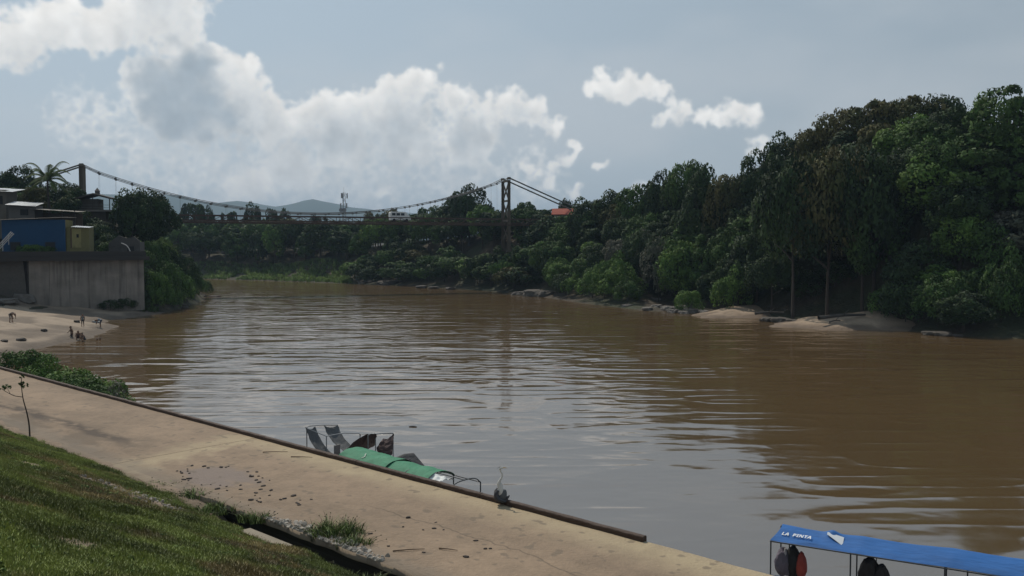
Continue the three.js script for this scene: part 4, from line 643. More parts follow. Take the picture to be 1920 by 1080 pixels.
  const cp = at(238, 476, 130), CP = curveTube([cp.clone().add(v3(-0.8, 1.6, 0)), cp.clone().add(v3(0.0, 1.2, 0)), cp.clone().add(v3(0.5, 0.3, 0)), cp.clone().add(v3(0.6, -1.2, 0))], 0.07, 20, 6); solo('bent_pipe', CP, mat(0.5, 0.47, 0.44, 0.6), 'pale bent pipe on the wall top near the big dark tree', 'pipe');
  // red-roofed house by the right tower
  const h = at(1062, 404, 212); h.y = Math.min(groundH(h.x, 212), h.y) - 0.4; const top = at(1062, 404, 212).y - h.y, RH = thing('red_roofed_house', 'white house with a red tiled roof among trees right of the bridge tower', 'house', h, -0.12), wm = plaster(0.55, 0.50, 0.45);
  part('wall', box(5.6, top, 4.2, 0, top / 2, 0), wm, RH); for (const x of [-1.7, 0.2, 1.8]) { const w = part('window', box(0.8, 0.9, 0.06, x, top - 0.75, 2.14), openDark, RH); part('sill', box(1.0, 0.08, 0.14, x, top - 1.26, 2.16), wm, w); }
  for (const s of [-1, 1]) { const tg = []; for (let i = 0; i < 9; i++) { const q = box(6.8, 0.09, 0.42, 0, 0.04 * (i % 2), -1.6 + i * 0.38); q.rotateX(s * 0.0); tg.push(q); } const roof = part('roof', tg, new THREE.MeshStandardMaterial({ color: lin(0.42, 0.10, 0.065), map: rep(mottle, 2, 1), roughness: 0.85 }), RH); roof.rotation.x = s * 0.45; roof.position.set(0, top + 0.85, s * 1.45); }
}
// the retaining wall with its capping and dark recess
{
  const a = v3(W1[0], 0, -W1[1]), b = v3(W2[0], 0, -W2[1]), dir = b.clone().sub(a).normalize(), L = a.distanceTo(b), turn = -Math.atan2(dir.z, dir.x), RW = thing('retaining_wall', 'tall streaked concrete retaining wall behind the beach with a dark projecting cap', 'wall', a, turn);
  const cm = new THREE.MeshStandardMaterial({ color: lin(0.27, 0.235, 0.205), roughness: 0.95, map: noiseTex(512, (x, y) => { const v = 0.78 + 0.5 * (fbm(x * 26, y * 2.2, 4) - 0.5) + 0.4 * (fbm(x * 7, y * 7, 4) - 0.5); const st = sstep(0.6, 0.8, fbm(x * 40, y * 1.2, 2)) * 0.25; return [v - st, v - st, v * 0.99 - st]; }), bumpMap: grain, bumpScale: 0.02 });
  const n = 6, w = L / n; for (let i = 0; i < n; i++) { const g = new THREE.BoxGeometry(w - 0.03, 7.4, 0.7); const uv = g.attributes.uv; for (let k = 0; k < uv.count; k++) uv.setX(k, (uv.getX(k) + i) / n); part('wall_panel', g.translate(w * (i + 0.5), 4.3, (i % 2) * 0.02), cm, RW); }
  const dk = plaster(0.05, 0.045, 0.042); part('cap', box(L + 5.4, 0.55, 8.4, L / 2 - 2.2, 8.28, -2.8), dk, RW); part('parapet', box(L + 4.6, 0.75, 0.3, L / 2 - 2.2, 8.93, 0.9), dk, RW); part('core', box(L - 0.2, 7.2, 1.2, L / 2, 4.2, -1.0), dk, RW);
  part('side_wall', box(0.7, 7.4, 9, 0.36, 4.3, -5.0), cm, RW);
  const st = new THREE.Shape(); st.moveTo(0, 0); st.lineTo(-14, 0); st.lineTo(-14, 8); st.lineTo(-0.6, 7.4); st.closePath(); part('ramp_wall', new THREE.ExtrudeGeometry(st, { depth: 0.6, bevelEnabled: false }).translate(-0.05, 0.6, -0.3), plaster(0.11, 0.10, 0.09), RW);
}

// ------------------------------------------------------------------ boats
const pipeMat = new THREE.MeshStandardMaterial({ color: lin(0.30, 0.31, 0.32), roughness: 0.5, metalness: 0.4 });
const darkPipe = new THREE.MeshStandardMaterial({ color: lin(0.05, 0.055, 0.06), roughness: 0.5 });
function hullGeo(L, B, h) {            // open longboat along x, sheer rising to both ends, hull with thickness
  const nx = 40, ny = 12, pos = [], idx = [], lay = (inner) => { for (let i = 0; i <= nx; i++) { const f = i / nx * 2 - 1, w = B / 2 * Math.pow(1 - Math.pow(Math.abs(f), 3.2), 0.75) + 0.02 - inner * 0.03, sh = h + 0.28 * f * f; for (let j = 0; j <= ny; j++) { const a = (j / ny * 2 - 1), z = w * Math.sign(a) * Math.pow(Math.abs(a), 0.75), y = -0.22 + (sh + 0.22 - inner * 0.0) * Math.pow(Math.abs(a), 2.6) + inner * 0.04 * (1 - Math.abs(a)); pos.push(f * L / 2, y, z); } } };
  lay(0); lay(1); const w = ny + 1, off = (nx + 1) * w; for (let i = 0; i < nx; i++) for (let j = 0; j < ny; j++) { const q = i * w + j; idx.push(q, q + w, q + 1, q + 1, q + w, q + w + 1); const p = q + off; idx.push(p, p + 1, p + w, p + 1, p + w + 1, p + w); } for (let i = 0; i < nx; i++) for (const j of [0, ny]) { const q = i * w + j; idx.push(q, q + w, q + off, q + w, q + w + off, q + off); }
  const g = new THREE.BufferGeometry(); g.setAttribute('position', new THREE.Float32BufferAttribute(pos, 3)); g.setIndex(idx); g.computeVertexNormals(); g.setAttribute('uv', new THREE.Float32BufferAttribute(new Float32Array(pos.length / 3 * 2), 2)); return g;
}
function cloth(fn, nu, nv, thick = 0.012) {   // fn(u,v) -> Vector3, both faces
  const pos = [], idx = [], uv = [], P = []; for (let i = 0; i <= nu; i++) for (let j = 0; j <= nv; j++) { P.push(fn(i / nu, j / nv)); uv.push(i / nu, j / nv); }
  for (const p of P) pos.push(p.x, p.y, p.z); const w = nv + 1; for (let i = 0; i < nu; i++) for (let j = 0; j < nv; j++) { const q = i * w + j; idx.push(q, q + 1, q + w, q + 1, q + w + 1, q + w); }
  const g = new THREE.BufferGeometry(); g.setAttribute('position', new THREE.Float32BufferAttribute(pos, 3)); g.setAttribute('uv', new THREE.Float32BufferAttribute(uv, 2)); g.setIndex(idx); g.computeVertexNormals();
  const nr = g.attributes.normal, lo = g.clone(), p = lo.attributes.position; for (let i = 0; i < p.count; i++) p.setXYZ(i, p.getX(i) - nr.getX(i) * thick, p.getY(i) - nr.getY(i) * thick, p.getZ(i) - nr.getZ(i) * thick);
  return mergeGeometries([g, lo]);
}
const clothMat = (r, g, b) => new THREE.MeshStandardMaterial({ color: lin(r, g, b), map: rep(mottle, 1.3, 0.8), roughness: 0.75, side: THREE.DoubleSide, bumpMap: rep(coarse, 1.5, 1), bumpScale: 0.03 });
function benches(L, B, parent, m) { for (const f of [-0.3, -0.1, 0.1, 0.3]) part('bench', box(0.28, 0.05, B * 0.86, f * L, 0.30, 0), m, parent); }
const wood = new THREE.MeshStandardMaterial({ color: lin(0.20, 0.13, 0.08), map: rep(mottle, 4, 1), roughness: 0.8 });
// green-awning boat moored along the quay; local x: 0 at t = 20, running downstream
{
  const b = thing('green_awning_boat', 'long moored boat with a patched green awning in two lengths, close under the quay', 'boat', quay(14.3, -1.15, 0), QUAY_TURN), L = 8.6;
  part('hull', hullGeo(L, 1.55, 0.5), plaster(0.10, 0.26, 0.30), b); benches(L, 1.55, b, wood);
  const arch = (v) => Math.pow(1 - Math.pow(Math.abs(2 * v - 1), 2.2), 0.8);
  const awn = (x0, x1, y0, y1, sag) => cloth((u, v) => v3(lerp(x0, x1, u) + 0.05 * Math.sin(v * 9), lerp(y0, y1, u) + 0.25 * arch(v) - sag * Math.sin(Math.PI * u) * (0.6 + 0.4 * Math.sin(v * 7)) + 0.05 * perlin.noise(u * 5, v * 3, x0) + 0.015 * perlin.noise(u * 16, v * 7, x0), 0.72 - 1.44 * v), 40, 20);
  const gm = clothMat(0.030, 0.235, 0.125);
  part('awning', awn(-2.85, -0.22, 2.20, 2.16, 0.05), gm, b); part('awning', awn(-0.42, 1.95, 2.11, 2.13, 0.03), gm, b);
  part('patch', cloth((u, v) => v3(-1.7 + 0.05 * u + 0.06 * Math.sin(v * 5), 2.44 - 0.10 * (1 - v), 0.44 - 0.25 * v), 3, 6), mat(0.42, 0.50, 0.42, 0.8), b);
  const hoops = [-2.75, -1.5, -0.35, 0.8, 1.9, 3.2];
  for (const x of hoops) for (const z of [-0.72, 0.72]) part('post', bar(v3(x, 0.4, z), v3(x, 2.12, z), 0.022, 0.022, 8), darkPipe, b);
  for (const x of hoops) part('hoop', curveTube([v3(x, 2.10, 0.72), v3(x, 2.27, 0.5), v3(x, 2.33, 0), v3(x, 2.27, -0.5), v3(x, 2.10, -0.72)], 0.02, 20, 6), darkPipe, b);
  for (const z of [-0.72, 0, 0.72]) part('rail', bar(v3(1.85, z ? 2.12 : 2.33, z), v3(3.2, z ? 2.11 : 2.32, z), 0.02, 0.02, 7), darkPipe, b);
  part('rolled_sheet', cloth((u, v) => v3(1.85 + 0.55 * u, 2.13 + 0.2 * Math.sin(Math.PI * v) * (1 - 0.5 * u) + 0.09 * perlin.noise(u * 4, v * 4, 3), 0.66 - 0.7 * v - 0.2 * u), 14, 14), mat(0.70, 0.72, 0.71, 0.7), b);
}
// boat with the torn grey awning, lying outside it
{
  const b = thing('torn_awning_boat', 'moored boat with a torn sagging grey and maroon awning behind the green one', 'boat', quay(19.6, -3.1, 0), QUAY_TURN + 0.06), L = 10.5;
  part('hull', hullGeo(L, 1.7, 0.55), plaster(0.35, 0.33, 0.30), b); benches(L, 1.7, b, wood);
  b.updateMatrixWorld(); const W = (x, y, d) => b.worldToLocal(at(x, y, d));
  const grey = clothMat(0.115, 0.12, 0.125), maroon = clothMat(0.125, 0.085, 0.085);
  const ruled = (A, B, seed) => { const a = new THREE.CatmullRomCurve3(A.map((q) => W(...q))), c = new THREE.CatmullRomCurve3(B.map((q) => W(...q))); return cloth((u, v) => a.getPoint(u).lerp(c.getPoint(u), v).add(v3(0.02 * perlin.noise(u * 6, v * 5, seed), -0.09 * Math.sin(Math.PI * v) + 0.03 * perlin.noise(u * 8, v * 4, seed + 3), 0.05 * perlin.noise(u * 5, v * 5, seed + 7))), 30, 10); };
  part('awning', ruled([[573, 802, 36.2], [583, 828, 36.0], [602, 853, 35.8], [630, 872, 35.4]], [[591, 800, 36.8], [600, 822, 36.6], [618, 846, 36.3], [648, 864, 36]], 1), grey, b);
  part('awning', ruled([[607, 798, 37.0], [614, 814, 36.9], [632, 836, 36.6], [656, 854, 36.2]], [[633, 798, 37.8], [640, 813, 37.6], [654, 832, 37.3], [672, 848, 37]], 2), grey, b);
  part('awning', ruled([[620, 862, 35.8], [645, 846, 35.6], [670, 824, 35.4], [690, 814, 35.2]], [[645, 872, 36.4], [678, 850, 36.2], [700, 832, 36.0], [708, 816, 35.9]], 3), maroon, b);
  part('awning', ruled([[690, 816, 35.1], [698, 814, 35.1], [706, 814, 35.2]], [[664, 850, 36.6], [690, 842, 36.4], [702, 836, 36.2]], 4), maroon, b);
  part('awning_flap', ruled([[738, 813, 35.0], [737, 832, 34.9], [735, 852, 34.8]], [[718, 822, 35.6], [706, 842, 35.6], [716, 854, 35.4]], 5), maroon, b);
  const pipe = (name, ...pts) => part(name, new THREE.TubeGeometry(new THREE.CatmullRomCurve3(pts.map((q) => W(...q)), false, 'catmullrom', 0.1), 30, 0.022, 6), pipeMat, b);
  pipe('hoop', [573, 802, 36.2], [580, 799, 36.4], [605, 797, 37.0], [633, 797, 37.8]); pipe('hoop', [612, 818, 36.3], [645, 812, 37.0], [674, 813, 37.6], [676, 818, 37.6]); pipe('hoop', [690, 816, 35.1], [712, 813, 35.6], [736, 812, 36.0], [738, 816, 36.0]);
  const post = (px, py, d) => { const t = W(px, py, d); part('post', bar(v3(t.x, 0.4, t.z), t, 0.022, 0.022, 8), pipeMat, b); };
  for (const q of [[575, 802, 36.2], [632, 798, 37.8], [612, 818, 36.3], [675, 815, 37.6], [690, 816, 35.1], [737, 813, 36.0], [704, 816, 35.4]]) post(...q);
  part('rail', bar(W(575, 803, 36.2), W(612, 818, 36.3), 0.018, 0.018, 7), pipeMat, b); part('rail', bar(W(674, 814, 37.6), W(736, 813, 36.0), 0.018, 0.018, 7), pipeMat, b);
  part('cabin_panel', box(0.05, 0.6, 0.3, -0.9, 1.45, 0.1), mat(0.2, 0.195, 0.185, 0.8), b);
  const pk = W(761, 851, 33.4); part('stern_cover', cloth((u, v) => v3(pk.x - 0.45 + 1.0 * u, pk.y - 0.42 * Math.abs(u - 0.4) / 0.6 - 0.05 * Math.abs(2 * v - 1), pk.z + 0.45 - 0.9 * v), 16, 10), clothMat(0.045, 0.045, 0.05), b);
  for (const u of [0, 1]) for (const v of [0, 1]) part('post', bar(v3(pk.x - 0.45 + u, 0.4, pk.z + 0.45 - 0.9 * v), v3(pk.x - 0.45 + u, pk.y - (u ? 0.47 : 0.33), pk.z + 0.45 - 0.9 * v), 0.02, 0.02, 7), darkPipe, b);
}
// blue-awning boat with its name
{
  const b = thing('blue_awning_boat', 'boat under a long blue awning lettered LA PINTA in the lower right corner', 'boat', v3(7.0, 0, -23.5), -Math.atan2(0.471, 0.882)), L = 11.5;
  const hg = part('hull', hullGeo(L, 1.6, 0.5), plaster(0.06, 0.16, 0.36), b); hg.position.set(4.8, 0, -0.67); benches(L, 1.6, hg, wood);
  const blue = clothMat(0.018, 0.145, 0.46), x1 = 9.6;
  const zs = [0.02, -0.66, -1.36], prof = (v) => v < 0.5 ? [lerp(zs[0], zs[1], v * 2), 2.05 + 0.27 * Math.pow(v * 2, 0.9)] : [lerp(zs[1], zs[2], v * 2 - 1), 2.32 - 0.27 * Math.pow(v * 2 - 1, 1.2)];
  const sagAt = (x) => -0.035 * Math.abs(Math.sin(x * 1.45)) - 0.02 * Math.sin(x * 0.9) ;
  const aw = part('awning', cloth((u, v) => { const x = lerp(0, x1, u), [z, y] = prof(v); const pk = Math.exp(-(((x - 1.35) / 0.16) ** 2)) * Math.exp(-(((v - 0.42) / 0.12) ** 2)); return v3(x + 0.19 * Math.sin(Math.PI * v) * (1 - u), y + sagAt(x) * (0.4 + 0.6 * Math.sin(Math.PI * v)) + 0.13 * pk + 0.012 * perlin.noise(x * 2.2, v * 5, 4), z); }, 160, 24), blue, b);
  part('painted_glare', cloth((u, v) => v3(1.40 + 0.42 * u, 2.262 + 0.085 * (1 - u) - (0.14 + 0.02 * u) * v * (0.25 + u * 0.6), -0.50 + 0.30 * v * (0.3 + 0.7 * u)), 8, 6), mat(0.62, 0.66, 0.70, 0.7), b);  // pale flap that paints the white glare on the awning peak
  part('edge_rail', bar(v3(0, 2.03, 0.03), v3(x1, 2.02, 0.03), 0.02, 0.02, 8), darkPipe, b); part('edge_rail', bar(v3(0, 2.03, -1.37), v3(x1, 2.02, -1.37), 0.02, 0.02, 8), darkPipe, b);
  for (const x of [0.02, 2.05, 4.25, 6.6, 9.5]) for (const z of [0.02, -1.36]) part('post', bar(v3(x, 0.4, z), v3(x, 2.05, z), 0.02, 0.02, 8), darkPipe, b);
  for (const x of [0.45, 4.75]) part('post', bar(v3(x, 0.4, -0.3), v3(x, 2.05, -0.3), 0.018, 0.018, 8), darkPipe, b);
  const font = await new FontLoader().loadAsync('fonts/droid/droid_sans_bold.typeface.json');
  const tg = new TextGeometry('LA  PINTA', { font, size: 0.12, depth: 0.006, curveSegments: 4, bevelEnabled: false }); tg.applyMatrix4(new THREE.Matrix4().set(1, 0.22, 0, 0, 0, 1, 0, 0, 0, 0, 1, 0, 0, 0, 0, 1)); tg.rotateX(-Math.PI / 2 + Math.atan2(0.26, 0.67));
  const txt = part('lettering', tg, mat(0.82, 0.83, 0.82, 0.7), aw); txt.position.set(0.24, 2.178, -0.20);
  // bundles hanging under the awning
  const bundle = (x, z, parts, label) => { const o = thing('life_jacket_bundle', label, 'bundle', b.localToWorld(v3(x, 0, z)), b.rotation.y); for (let [nm, dx, y, dz, sx, sy, sz, c] of parts) { sx *= 1.25; sz *= 1.2; sy *= 1.12; dx *= 1.15; const g = new THREE.IcosahedronGeometry(1, 4), p = g.attributes.position, q = v3(); for (let i = 0; i < p.count; i++) { q.fromBufferAttribute(p, i); q.multiplyScalar(1 + 0.16 * perlin.noise(q.x * 2 + dx * 9, q.y * 2.5, q.z * 2 + y) + 0.05 * perlin.noise(q.x * 7, q.y * 7, q.z * 7)); q.x *= 1 - 0.35 * Math.max(0, q.y); p.setXYZ(i, q.x * sx + dx, q.y * sy + y, q.z * sz + dz); } g.computeVertexNormals(); part(nm, g, clothMat(...c), o); } part('cord', bar(v3(0.03, 1.6, -0.05), v3(0.03, 2.03, -0.05), 0.012, 0.012, 6), darkPipe, o); };
  b.updateMatrixWorld();
  bundle(0.48, -0.35, [['striped_vest', -0.16, 1.42, 0.06, 0.19, 0.36, 0.16, [0.16, 0.14, 0.18]], ['black_vest', 0.06, 1.45, 0, 0.19, 0.40, 0.17, [0.02, 0.02, 0.02]], ['red_vest', 0.25, 1.40, 0.05, 0.13, 0.33, 0.14, [0.42, 0.07, 0.05]], ['strap', -0.1, 1.62, 0.15, 0.035, 0.22, 0.05, [0.6, 0.58, 0.58]]], 'striped, black and red life jackets hanging at the left end of the blue awning');
  bundle(2.62, -0.2, [['black_vest', -0.1, 1.48, 0, 0.24, 0.44, 0.2, [0.022, 0.017, 0.016]], ['black_vest', 0.14, 1.40, 0.05, 0.2, 0.38, 0.2, [0.025, 0.02, 0.02]]], 'black bundle hanging under the middle of the blue awning');
}

// ------------------------------------------------------------------ heron on the quay edge
{
  const foot = onLevel(938, 938, SLAB + 0.14), h = thing('heron', 'tall white and dark grey heron standing on the quay edge, bill to the right', 'heron', v3(foot.x, SLAB + 0.13, foot.z), 0);
  const neckR = (f) => f < 0.62 ? lerp(0.062, 0.026, f / 0.62) : f < 0.86 ? lerp(0.026, 0.024, (f - 0.62) / 0.24) : lerp(0.036, 0.022, (f - 0.86) / 0.14);
  const neck = taperTube([v3(0.03, 0.30, 0), v3(-0.03, 0.42, 0), v3(-0.045, 0.52, 0), v3(0.0, 0.62, 0), v3(0.05, 0.72, 0), v3(0.055, 0.80, 0), v3(0.015, 0.88, 0), v3(0.0, 0.945, 0), v3(0.03, 0.985, 0), v3(0.085, 0.985, 0)], neckR, 0, 44, 10);
  const egg = (x, y, z, a, bb, c, rz) => { const g = new THREE.SphereGeometry(1, 24, 18), p = g.attributes.position; for (let i = 0; i < p.count; i++) { const yy = p.getY(i), k = 1 - 0.28 * yy; p.setXYZ(i, p.getX(i) * a * k, yy * bb, p.getZ(i) * c * k); } g.computeVertexNormals(); g.rotateZ(rz); return g.translate(x, y, z); };
  const white = new THREE.MeshStandardMaterial({ vertexColors: true, roughness: 0.85 });
  part('body', mergeGeometries([painted(plain(neck), 0.62, 0.61, 0.58), painted(plain(egg(0.005, 0.33, 0, 0.085, 0.22, 0.085, -0.08)), 0.62, 0.61, 0.58), painted(plain(egg(0.06, 0.16, -0.02, 0.14, 0.19, 0.11, -0.5)), 0.10, 0.105, 0.11), painted(plain(egg(0.17, 0.04, -0.02, 0.05, 0.16, 0.06, -0.75)), 0.06, 0.06, 0.065)]), white, h);
  const wing = (s) => taperTube([v3(-0.07, 0.33, s * 0.07), v3(-0.12, 0.22, s * 0.10), v3(-0.08, 0.09, s * 0.11), v3(0.05, 0.03, s * 0.10), v3(0.17, -0.01, s * 0.08)], (f) => 0.022 + 0.055 * Math.sin(Math.PI * (0.15 + 0.8 * f)), 0, 24, 10);
  part('wing', wing(1), mat(0.055, 0.055, 0.06, 0.85), h); part('wing', wing(-1), mat(0.055, 0.055, 0.06, 0.85), h);
  part('bill', taperTube([v3(0.08, 0.985, 0), v3(0.15, 0.982, 0), v3(0.215, 0.972, 0)], 0.017, 0.003, 8, 8), mat(0.45, 0.30, 0.10, 0.5), h); part('crest', taperTube([v3(0.06, 1.008, 0), v3(-0.02, 1.0, 0), v3(-0.09, 0.955, 0)], 0.012, 0.002, 8, 6), mat(0.06, 0.06, 0.065, 0.9), h);
  for (const z of [-0.03, 0.03]) { part('eye', new THREE.SphereGeometry(0.006, 8, 8).translate(0.065, 0.995, z * 0.8), mat(0.5, 0.4, 0.05, 0.3), h); const leg = part('leg', [bar(v3(0.02, 0.0, z), v3(0.03, 0.16, z), 0.011, 0.013, 7)], mat(0.12, 0.11, 0.09, 0.8), h); part('foot', [-0.5, 0, 0.5, 3.14].map((a) => bar(v3(0.02, 0.012, z), v3(0.02 + 0.07 * Math.cos(a), 0.006, z + 0.07 * Math.sin(a)), 0.008, 0.004, 5)), mat(0.12, 0.11, 0.09, 0.8), leg); }
}

// ------------------------------------------------------------------ people on the beach
function personGeo(J, bones, colorOf) {
  const N = 72, half = 1.02, mc = new MarchingCubes(N, new THREE.MeshStandardMaterial(), false, false, 60000); mc.isolation = 0;
  const cap = bones.map(([a, b, ra, rb]) => { const A = J[a], B = J[b], u = [B[0] - A[0], B[1] - A[1], B[2] - A[2]], l = u[0] ** 2 + u[1] ** 2 + u[2] ** 2 + 1e-9; return [A, u, l, ra, rb]; });
  const H = N / 2; for (let k = 0; k < N; k++) for (let j = 0; j < N; j++) for (let i = 0; i < N; i++) {
    const x = (i - H) / H * half, y = (j - H) / H * half + 0.86, z = (k - H) / H * half; let s = 0;
    for (const [A, u, l, ra, rb] of cap) { const ax = x - A[0], ay = y - A[1], az = z - A[2], t = clamp((ax * u[0] + ay * u[1] + az * u[2]) / l), dd = Math.hypot(ax - t * u[0], ay - t * u[1], az - t * u[2]) - lerp(ra, rb, t); if (dd < 0.25) s += Math.exp(-dd * 42); }
    mc.field[i + j * N + k * N * N] = s > 0 ? Math.log(s) / 42 : -0.25;
  }
  mc.update(); const n = mc.count, p = new Float32Array(n * 3), nr = new Float32Array(n * 3), col = new Float32Array(n * 3);
  for (let i = 0; i < n; i++) { const x = mc.positionArray[3 * i] * half, y = mc.positionArray[3 * i + 1] * half + 0.86, z = mc.positionArray[3 * i + 2] * half; p.set([x, y, z], 3 * i); nr.set([mc.normalArray[3 * i], mc.normalArray[3 * i + 1], mc.normalArray[3 * i + 2]], 3 * i); col.set(colorOf(x, y, z), 3 * i); }
  const g = new THREE.BufferGeometry(); g.setAttribute('position', new THREE.BufferAttribute(p, 3)); g.setAttribute('normal', new THREE.BufferAttribute(nr, 3)); g.setAttribute('color', new THREE.BufferAttribute(col, 3)); return g;
}
const BONES = [['pelvis', 'chest', 0.125, 0.14], ['chest', 'neck', 0.12, 0.055], ['neck', 'head', 0.055, 0.095], ['head', 'crown', 0.095, 0.088], ['shL', 'elL', 0.052, 0.042], ['elL', 'haL', 0.042, 0.032], ['shR', 'elR', 0.052, 0.042], ['elR', 'haR', 0.042, 0.032], ['chest', 'shL', 0.10, 0.06], ['chest', 'shR', 0.10, 0.06], ['hipL', 'knL', 0.088, 0.06], ['knL', 'anL', 0.06, 0.038], ['hipR', 'knR', 0.088, 0.06], ['knR', 'anR', 0.06, 0.038], ['anL', 'toL', 0.04, 0.032], ['anR', 'toR', 0.04, 0.032], ['hipL', 'hipR', 0.11, 0.11]];
const POSE = {
  standing: { pelvis: [0, 0.92, 0], chest: [0, 1.25, 0], neck: [0, 1.45, 0.01], head: [0, 1.56, 0.03], crown: [0, 1.63, 0.02], shL: [-0.18, 1.38, 0], elL: [-0.24, 1.12, 0.02], haL: [-0.23, 0.86, 0.08], shR: [0.18, 1.38, 0], elR: [0.26, 1.12, 0.0], haR: [0.25, 0.87, 0.07], hipL: [-0.09, 0.9, 0], knL: [-0.12, 0.49, 0.02], anL: [-0.13, 0.08, 0], toL: [-0.15, 0.04, 0.16], hipR: [0.09, 0.9, 0], knR: [0.12, 0.49, 0.03], anR: [0.14, 0.08, 0], toR: [0.16, 0.04, 0.16] },
  walking: { pelvis: [0, 0.90, 0], chest: [0, 1.22, 0.06], neck: [0, 1.42, 0.09], head: [0, 1.53, 0.13], crown: [0, 1.60, 0.12], shL: [-0.18, 1.35, 0.07], elL: [-0.23, 1.12, 0.18], haL: [-0.20, 0.97, 0.36], shR: [0.18, 1.35, 0.05], elR: [0.25, 1.1, -0.06], haR: [0.24, 0.88, 0.02], hipL: [-0.09, 0.88, 0], knL: [-0.1, 0.50, 0.14], anL: [-0.1, 0.10, 0.05], toL: [-0.1, 0.05, 0.20], hipR: [0.09, 0.88, 0], knR: [0.1, 0.47, 0.0], anR: [0.1, 0.14, -0.26], toR: [0.1, 0.04, -0.14] },
  stooping: { pelvis: [0, 0.90, -0.12], chest: [0, 1.02, 0.22], neck: [0, 0.98, 0.42], head: [0, 0.90, 0.53], crown: [0, 0.86, 0.59], shL: [-0.18, 1.0, 0.34], elL: [-0.2, 0.74, 0.38], haL: [-0.14, 0.50, 0.44], shR: [0.18, 1.0, 0.34], elR: [0.2, 0.74, 0.40], haR: [0.14, 0.52, 0.48], hipL: [-0.1, 0.88, -0.1], knL: [-0.14, 0.48, 0.0], anL: [-0.16, 0.08, -0.04], toL: [-0.18, 0.04, 0.12], hipR: [0.1, 0.88, -0.1], knR: [0.14, 0.48, 0.02], anR: [0.16, 0.08, -0.02], toR: [0.18, 0.04, 0.14] },
  crouching: { pelvis: [0, 0.32, -0.1], chest: [0, 0.62, 0.06], neck: [0, 0.80, 0.14], head: [0, 0.91, 0.19], crown: [0, 0.98, 0.19], shL: [-0.18, 0.74, 0.1], elL: [-0.24, 0.5, 0.2], haL: [-0.12, 0.38, 0.38], shR: [0.18, 0.74, 0.1], elR: [0.24, 0.5, 0.2], haR: [0.12, 0.38, 0.38], hipL: [-0.1, 0.30, -0.1], knL: [-0.17, 0.50, 0.26], anL: [-0.15, 0.08, 0.06], toL: [-0.17, 0.04, 0.22], hipR: [0.1, 0.30, -0.1], knR: [0.17, 0.50, 0.26], anR: [0.15, 0.08, 0.06], toR: [0.17, 0.04, 0.22] },
};
const poseCache = new Map();
